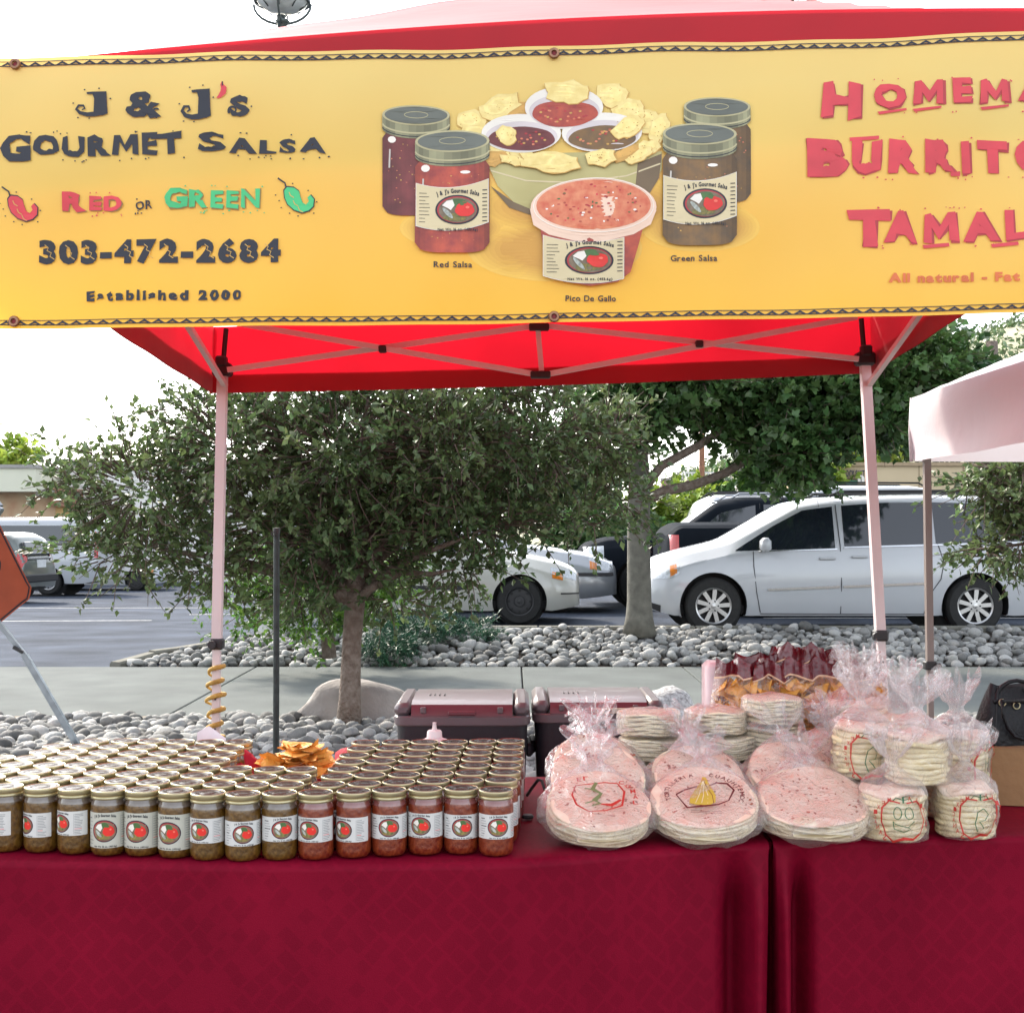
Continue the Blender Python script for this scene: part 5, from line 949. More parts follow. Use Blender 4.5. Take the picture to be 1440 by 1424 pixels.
def cloth(name, label, E, x0, x1, yback, foldside, seed):
    ed = lambda x: float(np.interp(x, *zip(*E))); se = lambda x: (ed(x-.08)+2*ed(x)+ed(x+.08))/4
    b = MB(); nx_ = 130; xs = [x0+(x1-x0)*(1-(1-i/nx_)**1.7 if foldside > 0 else (i/nx_)**1.7) for i in range(nx_+1)]; rows = []
    prof = [(1, 0, 0)]
    def pt(i, kind, t):
        x = xs[i]; ye = se(x); dx = (x1-x) if foldside > 0 else (x-x0)
        if kind == 'top': return Vector((x, ye+.012+(yback-ye-.012)*(1-t), TZ+.0012*math.sin(x*9+t*7)))
        h = t                                   # 0 at the edge .. 1 at the floor
        amp = min(1, h*5)*.9+.1*h; z = TZ-.012-h*(TZ-.015)
        o_ = .010*math.sin(x*3.1+seed)*h+.006*math.sin(x*7.7+2*seed)*h
        # pleat beside the free corner: a hollow, then a ridge, then the return
        q = dx/(.125 if foldside > 0 else .10)
        pl_ = 0
        if q < 1.25: pl_ = .10*math.exp(-((q-.66)/.20)**2)-.045*math.exp(-((q-.22)/.17)**2)+(.09 if q < .02 else 0)
        sp_ = (-.012 if foldside > 0 else .012)*math.exp(-(q/.3)**2)*h
        return Vector((x+sp_, ye-.004-.02*h*(1-math.exp(-q*2))+pl_*amp+o_, z))
    nt_ = 10; nh = 34
    V = [pt(i, 'top', k/nt_) for k in range(nt_+1) for i in range(nx_+1)]+[Vector((xs[i], se(xs[i])+.003, TZ-.004)) for i in range(nx_+1)]+[pt(i, 'h', (k/nh)**1.4) for k in range(nh+1) for i in range(nx_+1)]
    R = nt_+2+nh+1; b.add(V, [(k*(nx_+1)+i, k*(nx_+1)+i+1, (k+1)*(nx_+1)+i+1, (k+1)*(nx_+1)+i)[::-1] for k in range(R-1) for i in range(nx_)], m_cl)
    for xe, s_ in ((x0, -1), (x1, 1)):
        ye = se(xe); V = []
        for k in range(9):
            for j in range(25): y = ye-.003+(yback-ye)*j/24; h = k/8; V.append((xe+s_*(.004+.016*h*math.sin(j*1.3)*(0.4 if s_ == foldside else 1)), y, TZ-.002-h*(TZ-.02)))
        b.add(V, [(k*25+j, k*25+j+1, (k+1)*25+j+1, (k+1)*25+j) for k in range(8) for j in range(24)], m_cl)
    V = []
    for k in range(5):
        for j in range(41): V.append((x0+(x1-x0)*j/40, yback+.003+.02*math.sin(j*1.1)*k/4, TZ-.002-k/4*(TZ-.02)))
    b.add(V, [(k*41+j, k*41+j+1, (k+1)*41+j+1, (k+1)*41+j) for k in range(4) for j in range(40)], m_cl)
    return tag(b.build(name, smooth=True), label, 'tablecloth', 'crimson cloths over the stall tables')
cloth('tablecloth', 'crimson damask tablecloth under the jars and left tortilla bags', EL, -2.6, .598, 3.86, 1, 1)
cloth('tablecloth', 'crimson damask tablecloth under the right hand tortilla bags and box', ER, .610, 2.9, 3.9, -1, 4)
# ------------------------------------------------------------------ salsa jars
def glassy(name, c, c2):
    return pbr(name, c, .35, 0, 110, .15, 120, coat=.6, col2=c2, detail=8, spec=.5, island=0)
m_sg = glassy('green_salsa', (.055, .023, .002), (.155, .078, .012)); m_sr = glassy('red_salsa', (.11, .008, .003), (.24, .045, .012))
m_hg = pbr('headspace_green', (.10, .07, .05), .2, .3, 40, coat=1, col2=(.17, .14, .12)); m_hr = pbr('headspace_red', (.16, .04, .035), .2, .3, 40, coat=1, col2=(.24, .09, .085))
m_gold = pbr('gold_band', (.46, .41, .25), .3, .08, 20, metal=.75, spec=.6); m_goldd = pbr('gold_groove', (.30, .22, .09), .4, .1, 20, metal=.7); m_disc = pbr('lid_disc', (.035, .022, .016), .2, .2, 40, spec=.05, bump=.05, bscale=60)
RJ = .0385
def jar_mesh(ms, mh):
    b = MB(); pf = [(.0, .003), (.026, .001), (.0335, .003), (.0375, .010), (.0385, .018), (.0385, .060), (.0385, .098), (.0378, .107), (.0358, .1145), (.0338, .119), (.0335, .125)]
    b.lathe(pf, ms, 32, mats=[ms]*7+[mh]*3); return b.mesh('glass_jar', True)
JM = {'g': jar_mesh(m_sg, m_hg), 'r': jar_mesh(m_sr, m_hr)}
b = MB(); b.lathe([(.0345, .1185), (.0374, .1190), (.0380, .1203), (.0380, .1230), (.0372, .1245), (.0364, .1255), (.0368, .1268), (.0376, .1278), (.0377, .1350), (.0373, .1364), (.0363, .1369), (.0354, .1360)], m_gold, 40,
    mats=[m_gold, m_gold, m_gold, m_gold, m_goldd, m_goldd, m_gold, m_gold, m_gold, m_gold, m_gold]); BAND = b.mesh('screw_band', True)
b = MB(); b.lathe([(.0356, .1355), (.0340, .1362), (.024, .1362), (.022, .1354), (.0165, .1354), (.015, .1362), (.006, .1362), (0, .1358)], m_disc, 40); DISC = b.mesh('lid_disc', True)
m_lab = pbr('label_paper', (.62, .62, .60), .4, .03, 30, coat=.2); m_lab2 = pbr('label_paper_warm', (.50, .50, .43), .4, .03, 30, coat=.2); m_grt = pbr('label_fine_print', (.20, .21, .22), .6)
def jar_label(big, seed):
    r_ = random.Random(seed); h0, h1 = (.020, .093) if big else (.040, .090)
    if seed % 3 == 1 and not big: h0 -= .004; h1 -= .004
    W_ = .130 if big else .118; cy = (h0+h1)/2
    def fn(u, v, ly): a = u/RJ; r = RJ+.0003+.00009*ly; return Vector((r*math.sin(a), -r*math.cos(a), v))
    p = Print(fn, .007); lm = m_lab2 if big else m_lab; hw_, hh_ = W_/2, (h1-h0)/2
    p.poly([(-hw_, h0), (-hw_+.001, h0-.0008), (hw_-.001, h0-.0008), (hw_, h0), (hw_, h1), (-hw_, h1)], lm, 0)
    k = 1.45 if big else 1.22
    cx, lcy, rx, ry = -.004, cy-.001*k, .0185*k, .0150*k if not big else .0145*k*1.05
    q = Print(lambda u, v, ly: fn(u, 2*lcy-v, ly), .006); q.mb = p.mb
    logo(q, cx, lcy, rx, ry, 1)
    q.text("J & J's Gourmet Salsa", cx-rx*.85, cx+rx*.95, lcy-hh_*.90, lcy-hh_*.76, ink, 8, .05, arc=-.0+.0018*k, sp=.08)
    q.text('Net Wt. 16 oz. (453.6g)', cx-rx*.85, cx+rx*1.0, lcy+hh_*.84, lcy+hh_*.93, ink, 8, .05, sp=.12)
    for i in range(13): y = lcy-hh_*.8+i*hh_*.135; q.stroke([(.030*(1.15 if big else 1), y), (.030*(1.15 if big else 1)+r_.uniform(.010, .019), y)], .0011, m_grt if i != 9 else inkr, 2)
    q.stroke([(.0285*(1.15 if big else 1), lcy-hh_*.85), (.0285*(1.15 if big else 1), lcy+hh_*.85)], .0005, m_grt, 2)
    for i in range(8): y = lcy-hh_*.7+i*hh_*.21; q.stroke([(-.046, y), (-.046+r_.uniform(.008, .016), y)], .0016 if i in (0, 3) else .0009, ink if i % 3 == 0 else m_grt, 2)
    return p.mb.mesh('label')
LAB = [jar_label(False, 0), jar_label(False, 1), jar_label(False, 2)]; LABB = jar_label(True, 5)
ordn = ['first', 'second', 'third', 'fourth', 'fifth', 'sixth', 'seventh', 'eighth', 'ninth', 'tenth', 'eleventh', 'twelfth', 'thirteenth', 'fourteenth', 'fifteenth', 'sixteenth', 'seventeenth']
rowname = ['front row', 'second row', 'third row', 'fourth row', 'fifth row', 'sixth row', 'seventh row', 'back row']
rotd = {1: -38, 2: -30, 3: 8, 4: 0, 5: -6, 6: -14, 7: 18, 8: 24, 9: -12, 10: -28, 11: 10, 12: -8, 13: 12, 14: 14, 0: -52}
first = {4: -2, 5: -1, 6: -1, 7: 0}
for r_ in range(8):
    cols = [c for c in range(first.get(r_, -2), 15) if not (r_ >= 4 and 6 <= c <= 8)]; seen = {'g': 0, 'r': 0}
    for c in cols:
        px0 = 9+49.2*c; D = 2.985+.091*r_+(-.075*math.exp(-((c-7.5)/4.2)**2)+.01*(c < 2))*(1-r_*.08); x = (px0-720)*2.985/F+rnd.uniform(-.003, .003)+((.010+.0035*r_) if (c >= 9 and r_) else 0); y = D+rnd.uniform(-.005, .005)-.03*(c == 14 and r_ == 0)
        k = 'g' if c <= 8 else 'r'; col = 'green' if k == 'g' else 'red'; i = seen[k]; seen[k] += 1
        side = 'left edge' if k == 'g' else ('green ones' if r_ < 4 else 'chip bowl')
        if r_ == 0: lb = f'{ordn[i]} {col} salsa jar from the {side} in the front row' + (' with large label' if c in (3, 4, 5) else '')
        else: lb = f'gold lidded {col} salsa jar, {ordn[i]} from the {side}, {rowname[r_]}'
        j = root('salsa_jar', lb, 'jar', (x, y, TZ+.0015), (0, 0, rnd.uniform(0, 6.28) if r_ else 0), 'jars of salsa lined up on the left table'); j.scale = (1.02, 1.02, 1.06)
        jm = put('jar_glass', JM[k], j); lid = put('screw_band', BAND, j, rot=(0, 0, rnd.random())); put('lid_disc', DISC, j)
        big = c in (3, 4, 5); lo = put('label', LABB if big else LAB[(c*7+r_) % 3], j)
        lo.rotation_euler[2] = (math.radians(rotd.get(c, -40))+math.atan2(-x, D)*-1*0) if r_ == 0 else rnd.uniform(-.7, .7)-j.rotation_euler[2]
        if r_ == 0 and not big: lo.location.z = rnd.uniform(-.002, .003)
# squeeze bottle and scrap
c = P(611, 1060, 3.74); b = MB(); b.lathe([(.0, .001), (.028, .002), (.031, .01), (.031, .105), (.026, .118), (.024, .122)], pbr('bottle_plastic', (.55, .38, .36), .35, .05, 20, transl=.2), 24, (c.x, 3.74, TZ+.002)); sq = root('squeeze_bottle', 'pale squeeze bottle with pointed cap behind the red salsa jars', 'bottle', (c.x, 3.74, TZ+.002)); b.build('bottle_body', sq, smooth=True)
b = MB(); b.lathe([(.030, .120), (.036, .121), (.037, .127), (.028, .130), (.022, .134), (.021, .150), (.018, .154), (.007, .156), (.005, .172), (.006, .176), (0, .177)], pbr('cap_white', (.75, .62, .62), .4), 24, (c.x, 3.74, TZ+.002)); b.build('cap', sq, autos=40)
b = MB(); c = P(291, 1054, 3.80); b.grid(lambda u, v: Vector((c.x-.035+.085*u, 3.80+.03*v+.01*math.sin(u*4), TZ+.15*v*(1-.35*abs(u-.35))+.004)), 8, 8, pbr('napkin_paper', (.75, .72, .76), .8, .04, 20)); tag(b.build('paper_napkin', smooth=True), 'folded white paper napkin standing behind the last green jars', 'napkin')
# bowl of chips
bc = Vector((Cx(421, 3.55), 3.52, TZ)); b = MB(); b.lathe([(.0, .004), (.085, .004), (.115, .03), (.150, .085), (.156, .087), (.150, .080), (.112, .028), (.08, .010), (0, .010)], pbr('red_basket', (.42, .012, .03), .45, .15, 30, .3, 80, transl=.2), 28, bc)
tag(b.build('chip_basket', smooth=True), 'round red plastic basket heaped with tortilla chips behind the jars', 'basket')
b = MB()
for k, (ax, ay, dz) in enumerate(((-.16, -.02, .0), (.17, 0, .0), (0, -.1, 0))):
    b.grid(lambda u, v: bc+Vector((ax*1.0+(u-.5)*.16, ay+(v-.5)*.16, .088+.05*math.sin(u*3+k)*v-.05*abs(u-.5)*(1 if k < 2 else 2)+.012*math.sin(v*14+u*5))), 10, 10, pbr('red_cloth_napkin', (.48, .012, .04), .7, .1, 20, transl=.2))
tag(b.build('red_liner', smooth=True), 'crumpled red liner sheets sticking out around the chip basket', 'napkin')
m_chp = pbr('tortilla_chip', (.80, .37, .06), .6, 0, 25, .4, 90, col2=(.86, .50, .13), island=.10)
def chip_mesh(seed):
    r = random.Random(seed); b = MB(); T = [(0, .034), (-.032, -.022), (.032, -.022)]; n_ = 6
    bend = r.uniform(2, 9); tw = r.uniform(-4, 4)
    def f(i, j, top):
        a, c_ = i/n_, j/n_; x = T[0][0]*(1-a-c_)+T[1][0]*a+T[2][0]*c_; y = T[0][1]*(1-a-c_)+T[1][1]*a+T[2][1]*c_; k = 1.08+.20*math.sin(3*math.atan2(y, x))
        return Vector((x*k, y*k, bend*x*x+tw*x*y+.0018*math.sin(x*190+seed)+(.001 if top else -.001)))
    for top in (1, 0):
        V = []; ix = {}
        for i in range(n_+1):
            for j in range(n_+1-i): ix[(i, j)] = len(V); V.append(f(i, j, top))
        Q = []
        for i in range(n_):
            for j in range(n_-i):
                Q.append((ix[(i, j)], ix[(i+1, j)], ix[(i, j+1)]))
                if j < n_-i-1: Q.append((ix[(i+1, j)], ix[(i+1, j+1)], ix[(i, j+1)]))
        b.add(V, Q if top else [q[::-1] for q in Q], m_chp)
    return b.mesh('tortilla_chip', True)
CH = [chip_mesh(i) for i in range(6)]
for k in range(64):
    a = rnd.uniform(0, 6.28); q = rnd.random()**.6; hgt = .045+.095*(1-q*q)+rnd.uniform(-.008, .010); s = rnd.uniform(1.15, 1.6)
    o = put('tortilla_chip', CH[k % 6], None, (bc.x+.125*q*math.cos(a), bc.y+.11*q*math.sin(a), TZ+max(hgt, .03)), (rnd.uniform(-.25, .6)-.3*q*math.sin(a), rnd.uniform(-.35, .35)+.5*q*math.cos(a), rnd.uniform(0, 6.28)), (s, s, s)); tag(o, 'orange yellow curled tortilla chip heaped in the red basket', 'tortilla chip', 'tortilla chips in the red basket')
b = MB(); b.tube([P(741, 1118, 3.35), P(748, 1113, 3.33)+Vector((0, 0, .01)), P(757, 1107, 3.3)+Vector((0, 0, .02)), P(762, 1104, 3.3)+Vector((0, 0, .012)), P(766, 1110, 3.28)], .004, m_blk, 6)
for x in (742, 763): q = P(x, 1117, 3.3); q.z = TZ+.008; b.lathe([(0, -.006), (.014, -.004), (.016, 0), (.012, .005), (0, .006)], m_blk, 12, q)
tag(b.build('black_clip'), 'small black clip with a curved wire on the cloth beside the bags', 'clip')
# ------------------------------------------------------------------ coolers
m_cd = pbr('cooler_body', (.012, .013, .018), .55, .1, 20, .1, 200); m_cm = pbr('cooler_lid', (.115, .10, .108), .38, .06, 9, coat=.15); m_cr = pbr('cooler_lid_front', (.13, .04, .052), .4, .08, 9, coat=.15)
def cooler(px0, px1, D, zt, label, plate):
    x0, x1 = Cx(px0, D), Cx(px1, D); w = x1-x0; xc = (x0+x1)/2; rt = root('cooler', label, 'cooler', (xc, D+.25, 0), group='coolers behind the stall'); yc = D+.25; dp_ = .46; H = zt
    b = MB(); V = []; Q = []
    lv = [(0, .82, .80), (.03, .86, .86), (H-.085, .97, .97), (H-.08, 1.0, 1.0), (H-.085, 1.0, 1.0), (H-.08, .985, .985)]
    def ringp(z, sx, sy, rc=.05, n=5):
        hx, hy = w/2*sx, dp_/2*sy; o = []
        for cx_, cy_, a0 in ((hx-rc, hy-rc, 0), (-hx+rc, hy-rc, PI/2), (-hx+rc, -hy+rc, PI), (hx-rc, -hy+rc, 1.5*PI)):
            for k in range(n): a = a0+PI/2*k/(n-1); o.append((xc+cx_+rc*math.cos(a), yc+cy_+rc*math.sin(a), z))
        return o
    def loft(b, L, m, cap=True):
        V = [p for z, sx, sy in L for p in ringp(z, sx, sy)]; n_ = 20; Q = [(i*n_+k, i*n_+(k+1) % n_, (i+1)*n_+(k+1) % n_, (i+1)*n_+k) for i in range(len(L)-1) for k in range(n_)]
        if cap: Q += [tuple(reversed(range(n_))), tuple((len(L)-1)*n_+k for k in range(n_))]
        b.add(V, Q, m)
    loft(b, lv[:3], m_cd); b.build('body', rt, autos=35)
    b = MB(); loft(b, [(H-.088, .99, .99), (H-.083, 1.01, 1.01), (H-.056, 1.01, 1.01), (H-.051, .99, .99)], m_cm); b.build('rim', rt, autos=35)
    for s in (-1, 1): b = MB(); b.box((xc+s*(w/2-.03), yc, H-.03), (.06, dp_*.96, .05), m_cm, bev=.016); b.build('lid_end', rt, autos=40)
    wl_ = w-.125; V = []; pf = [(-dp_/2+.0, H-.051), (-dp_/2+.008, H-.03), (-dp_/2+.022, H-.012), (-dp_/2+.06, H-.002), (0, H+.004), (dp_/2-.06, H-.002), (dp_/2-.01, H-.03), (dp_/2, H-.05)]
    b = MB(); V = [(xc+s*wl_/2, yc+y, z) for s in (-1, 1) for y, z in pf]; m8 = len(pf); b.add(V, [(k, k+1, m8+k+1, m8+k)[::-1] for k in range(2, m8-1)]+[tuple(range(m8)), tuple(reversed(range(m8, 2*m8)))], m_cm); b.add([V[0], V[1], V[2], V[m8], V[m8+1], V[m8+2]], [(0, 3, 4, 1), (1, 4, 5, 2)], m_cr); b.build('lid', rt, autos=30)
    for s in (-1, 1): b = MB(); b.box((xc+s*wl_*.38, yc-dp_/2+.004, H-.03), (.02, .012, .022), m_cm, bev=.003); b.build('hinge', rt)
    b = MB(); b.box((xc+.0, yc-dp_/2-.002, H-.040), (.10, .012, .014), m_cr, bev=.003); b.build('latch', rt)
    if plate: b = MB(); b.box((xc+.06, yc-dp_/2-.004, H-.040), (.15, .008, .018), pbr('yellowed_tape', (.45, .4, .3), .6)); b.build('tape_strip', rt)
    b = MB(); [b.box((xc-wl_*.34+.018*k, yc-.04, H+.0035), (.004, .05, .003), m_trim) for k in range(4)]; b.build('moulded_mark', rt)
    for s in (-1, 1): b = MB(); b.box((xc+s*w/2*1.0, yc, H-.2), (.03, .16, .05), m_cd, bev=.01); b.build('handle', rt)
cooler(553, 745, 4.75, P(0, 978, 4.95).z, 'dark cooler with maroon grey lid, left one behind the red jars', False)
cooler(750, 935, 4.85, P(0, 975, 5.05).z, 'dark cooler with taped latch behind the tortilla packs, right one', True)
# ------------------------------------------------------------------ tortillas and their bags
m_tf = pbr('flour_tortilla', (.72, .60, .46), .8, 0, 28, .2, 60, col2=(.66, .58, .46)); m_te = pbr('tortilla_edge', (.80, .70, .50), .8, .06, 30)
m_tt = pbr('toasted_tortilla', (.84, .70, .55), .75, 0, 26, .2, 60, col2=(.78, .50, .37)); m_spot = pbr('toast_spot', (.34, .10, .05), .8, .3, 60); m_gt = pbr('gordita', (.80, .68, .42), .8, .08, 25, .2, 50)
pl_film = plastic('film_clear', (1, .96, .97), base=.17, edge=.66, rough=.09, bump=1.0, bscale=30, diff=.38); pl_pack = plastic('film_pack', (1, .96, .96), base=.22, edge=.7, rough=.18, bump=1.0, bscale=30, diff=.5)
r_ink = pbr('bag_red_ink', (.50, .03, .02), .5); g_ink = pbr('bag_green_ink', (.02, .12, .05), .5); k_ink = pbr('bag_brown_ink', (.12, .012, .015), .5); y_ink = pbr('bag_yellow_ink', (.55, .38, .05), .5); g2_ink = pbr('bag_leaf_ink', (.16, .20, .08), .5)
def disc_mesh(R, t, m, seed, n=40, name='tortilla', wv=1, bend=0):
    b = MB(); V = []; r = random.Random(seed); ph = [r.uniform(0, 6) for _ in range(4)]
    lv = [(0, -t/2), (.96, -t/2), (1, -t*.2), (1, t*.2), (.96, t/2), (0.5, t/2), (0, t/2)]
    for q, z in lv:
        for k in range(n): a = 2*PI*k/n; rr = R*q*(1+.012*math.sin(2*a+ph[0])+.008*math.sin(5*a+ph[1])); V.append((rr*math.cos(a), rr*math.sin(a), z+q*t*wv*(.5*math.sin(3*a+ph[2])+.35*math.sin(5*a+ph[3]))+bend*max(0, -rr*math.sin(a)-.2*R)**2))
    b.add(V, [(i*n+k, i*n+(k+1) % n, (i+1)*n+(k+1) % n, (i+1)*n+k) for i in range(len(lv)-1) for k in range(n)], m); return b.mesh(name, True)
def spots(R, z, seed, n=120):
    r = random.Random(seed); p = Print(lambda u, v, ly: Vector((u, v, z+.0006+2.2*max(0, -v-.2*R)**2)))
    for k in range(n):
        a, q = r.uniform(0, 6.28), r.random()**.5*R*.93; s = r.choice([.001, .0014, .002, .003, .0045 if k % 5 == 0 else .0015]); p.ell(q*math.cos(a), q*math.sin(a), s*r.uniform(.7, 2.2), s, m_spot, 1, 7, rot=r.uniform(0, 3), wob=.15)
    return p.mb.mesh('toast_spots')
class Shell:
    """gathered bag: cross sections (s, half width a, half depth b, centre offset c, wrinkle) along local Y"""
    def __init__(s, prof, seed, sq=2.4, kw=11):
        s.bend = None; s.p = np.array(prof, float); s.seed = seed; s.sq = sq; s.kw = kw; r = random.Random(seed); s.ph = [r.uniform(0, 6.28) for _ in range(8)]
        d = np.sqrt((np.diff(s.p[:, 0]))**2+np.diff(s.p[:, 1])**2+.25*np.diff(s.p[:, 2])**2); s.t = np.concatenate([[0], np.cumsum(d)]); s.t /= s.t[-1]
    def at(s, t, th, off=0):
        y, a, b, c, w = [float(np.interp(t, s.t, s.p[:, i])) for i in range(5)]
        ct, st = math.cos(th), math.sin(th); e = 2/s.sq; x = a*abs(ct)**e*(1 if ct > 0 else -1); z = b*abs(st)**e*(1 if st > 0 else -1)
        f = 1+w*(.5*math.sin((s.kw-2)*th+s.ph[0]+4*t)+.22*math.sin((s.kw*2-5)*th+s.ph[1]-6*t)+.6*math.sin(5*th+s.ph[2])+.3*math.sin(3*th+s.ph[5]))
        nz_ = noise.noise((x*18+s.seed, y*18, z*18))*.012+noise.noise((x*55, y*55+s.seed, z*55))*.005+noise.noise((x*120, y*120+s.seed, z*120))*.002
        rr = math.hypot(x, z)+1e-6; k = f+(nz_+off)/rr; yy = y
        if t > .93: yy += (t-.93)/.07*.016*(math.sin(7*th+s.ph[3])+math.sin(13*th+s.ph[4])*.7)
        return Vector((x*k, yy, z*k+c+(s.bend[0]*min(max(0, -yy-.2*s.bend[1]), .85*s.bend[1])**2 if s.bend else 0)))
    def mesh(s, m, nu=90, nv=46, name='plastic_bag'):
        b = MB(); V = [s.at(j/nv, 2*PI*i/nu) for j in range(nv+1) for i in range(nu)]; b.add(V, [(j*nu+i, j*nu+(i+1) % nu, (j+1)*nu+(i+1) % nu, (j+1)*nu+i)[::-1] for j in range(nv) for i in range(nu)], m); return b.mesh(name, True)
def flat_prof(R, h, neck=.022, ruf=.055, lift=.035, side=0):
    P_ = []
    for q in (-1.10, -1.08, -1.03, -.95, -.8, -.5, -.2, .1, .4, .62): P_.append((R*q, max(.5*R if q < -1 else 0, math.sqrt(max(0, 1.07-q*q))*R+.019) if q > -1.05 else R*.55, (h/2+.009)*(1 if q > -.97 else (.12 if q < -1.07 else .55)), 0, .006+.03*max(0, q+.2)))
    P_ += [(R*.80, R*.62, h*.6, lift*.3, .07), (R*.95, R*.36, h*.55+.002, lift*.6, .12), (R*1.05, .030, .020, lift, .16), (R*1.05+neck*.4, .015, .013, lift*1.15, .22), (R*1.05+neck, .020, .016, lift*1.25, .30), (R*1.05+neck+ruf*.35, .036, .024, lift*1.3, .42), (R*1.05+neck+ruf*.7, .048, .032, lift*1.3, .5), (R*1.05+neck+ruf, .054, .036, lift*1.2, .55)]
    return P_
def up_prof(R, H, neck=.02, ruf=.06):      # stack standing, Y is up: s from 0
    P_ = [(0, R*.85, R*.85, 0, .0), (.004, R*1.02, R*1.02, 0, .004), (.02, R*1.06, R*1.06, 0, .008), (H*.5, R*1.05, R*1.05, 0, .01), (H*.95, R*1.05, R*1.05, 0, .012), (H+.010, R*.93, R*.93, 0, .02), (H+.028, R*.62, R*.62, 0, .06), (H+.045, R*.30, R*.30, 0, .12), (H+.056, .014, .014, 0, .2), (H+.056+neck*.5, .016, .015, 0, .25),
          (H+.056+neck, .028, .024, 0, .36), (H+.056+neck+ruf*.5, .045, .034, 0, .46), (H+.056+neck+ruf, .056, .040, 0, .55)]
    return P_
def shell_print(sh, fn, name, par):
    """fn(Print) draws in (width metres, fraction along bag); wraps on the +Z face"""
    pr = Print(lambda u, v, ly: sh.at(v, PI/2-u, .0016+.0004*ly), .06); fn(pr); o = pr.mb.mesh(name); return put(name, o, par)
BG = 'bagged tortillas heaped on the right of the stall'
def large_bag(loc, tilt, yaw, label, seed, R=.118, n=9, t=.0052, pf=None, spot=True, roll=0):
    rt = root('tortilla_bag', label, 'bag', loc, (tilt, roll, yaw), BG); h = n*t*1.12; D_ = [disc_mesh(R*.99, t, m_te, seed+i, bend=2.2) for i in range(3)]; top = disc_mesh(R, t, m_tt, seed+7, bend=2.2)
    for k in range(n): o = put('tortilla', top if k == n-1 else D_[k % 3], rt, (.004*math.sin(k*2.1+seed), .004*math.cos(k*1.7+seed), -h/2+t*1.12*(k+.5)), (0, 0, 0))
    if spot: o = put('toast_spots', spots(R, h/2-.0002+t*.06, seed), rt); o['kind'] = 'stuff'
    sh = Shell(flat_prof(R, h+.006), seed); sh.bend = (2.2, R); put('plastic_film', sh.mesh(pl_film), rt)
    if pf:
        pr = Print(lambda u, v, ly: Vector((u, v, h/2+.0135+.0005*ly+noise.noise((u*20, v*20, seed))*.003+2.2*max(0, -v-.2*R)**2)), .05); pf(pr); put('bag_print', pr.mb.mesh('bag_print'), rt)
    return rt
def pf_pepper(p):
    hx = [(-.062, .012), (-.05, .045), (-.02, .052), (.02, .055), (.05, .05), (.062, .02), (.05, -.03), (.01, -.05), (-.03, -.05), (-.055, -.025)]
    p.stroke(hx, [.004, .003, .003, .004, .004, .005, .005, .004, .004, .005], r_ink, 1, True)
    p.stroke([(.0, .055), (-.012, .03), (.006, .012), (-.012, -.01), (0, -.02), (-.02, -.028)], [.008, .012, .008, .014, .008, .004], g2_ink, 2); p.stroke([(-.012, .03), (-.03, .035)], .004, g2_ink, 2); p.stroke([(-.012, -.01), (-.035, -.02), (-.02, -.014)], .003, g2_ink, 2)
    p.stroke([(.0, -.022), (.025, -.03), (.05, -.01)], [.003, .010, .006], r_ink, 2)
    for i, ch in enumerate('EL'): p.letter(ch, -.045+.016*i, .062+.004*i, -.034+.016*i, .076+.004*i, r_ink, 1, .02)
    for i, ch in enumerate('COMAL'): a = 1.0-.33*i; x, y = .085*math.cos(a*.8), .068*math.sin(a*.9); p.letter(ch, x-.006, y+.006, x+.006, y-.006, r_ink, 1, .02, rot=-PI/2+a) if False else p.letter(ch, x-.006, y+.007, x+.006, y-.007, r_ink, 1, .02)
def pf_corn(p):
    hx = [(-.066, .0), (-.045, .018), (-.02, .030), (0, .036)]
    p.stroke(hx, .0045, k_ink, 1); p.stroke([(.012, .036), (.03, .046), (.055, .044), (.07, .022), (.055, -.018), (.03, -.034), (-.01, -.042), (-.042, -.048), (-.055, -.02), (-.066, 0)], [.002, .005, .006, .005, .003, .004, .006, .006, .003, .003], k_ink, 1)
    p.poly([(-.002, .066), (.006, .064), (.018, .03), (.026, .0), (.024, -.026), (.008, -.036), (-.02, -.037), (-.036, -.030), (-.034, -.010), (-.022, .018), (-.008, .045)], y_ink, 0); [p.stroke([(-.002+.001*k, .05), (-.012+.010*k, .0), (-.022+.014*k, -.03)], .0013, k_ink if k == 3 else m_te, 1) for k in range(4)]
    for ang0, st, r0, sgn in ((150, 'TORTILLERIA', .088, -1), (62, 'CUAUHTEMOC', .088, -1)):
        for i, ch in enumerate(st):
            a = math.radians((196 if st[0] == 'T' else 78)-(8.6 if st[0] == 'T' else 10.5)*i); x, y = .088*math.cos(a), .070*math.sin(a)+.004; s_ = .0056
            V_, Q_ = glyph(ch, .02); rot = a-PI/2
            pts = [(x+(vx-.3)*.016*math.cos(rot)-(vy-.35)*.016*math.sin(rot), y+(vx-.3)*.016*math.sin(rot)+(vy-.35)*.016*math.cos(rot)) for vx, vy in V_]; p.tris(pts, [t_ for q in Q_ for t_ in [(q[0], q[k], q[k+1]) for k in range(1, len(q)-1)]], k_ink, 1)
    for r0 in (0, 1): p.stroke([(-.035+.012*k, -.062-.007*r0+.001*(k % 2)) for k in range(7)], .0018, k_ink, 1)
def place_l(px, D, z, tilt, yaw, *a, **k): 
    return large_bag((Cx(px, D), D, z), math.radians(tilt), math.radians(yaw), *a, **k)
place_l(841, 3.075, TZ+.070, 27, 4, 'front left tortilla bag printed with a red ring and green pepper', 3, pf=pf_pepper, R=.118)
place_l(842, 3.19, TZ+.105, 34, -4, 'tortilla bag leaning behind the pepper printed one, open ruffle on top', 4, R=.112, n=10)
place_l(838, 3.29, TZ+.120, 40, 6, 'rearmost tortilla bag of the left stack, clear film over pale tortillas', 5, R=.105, n=10)
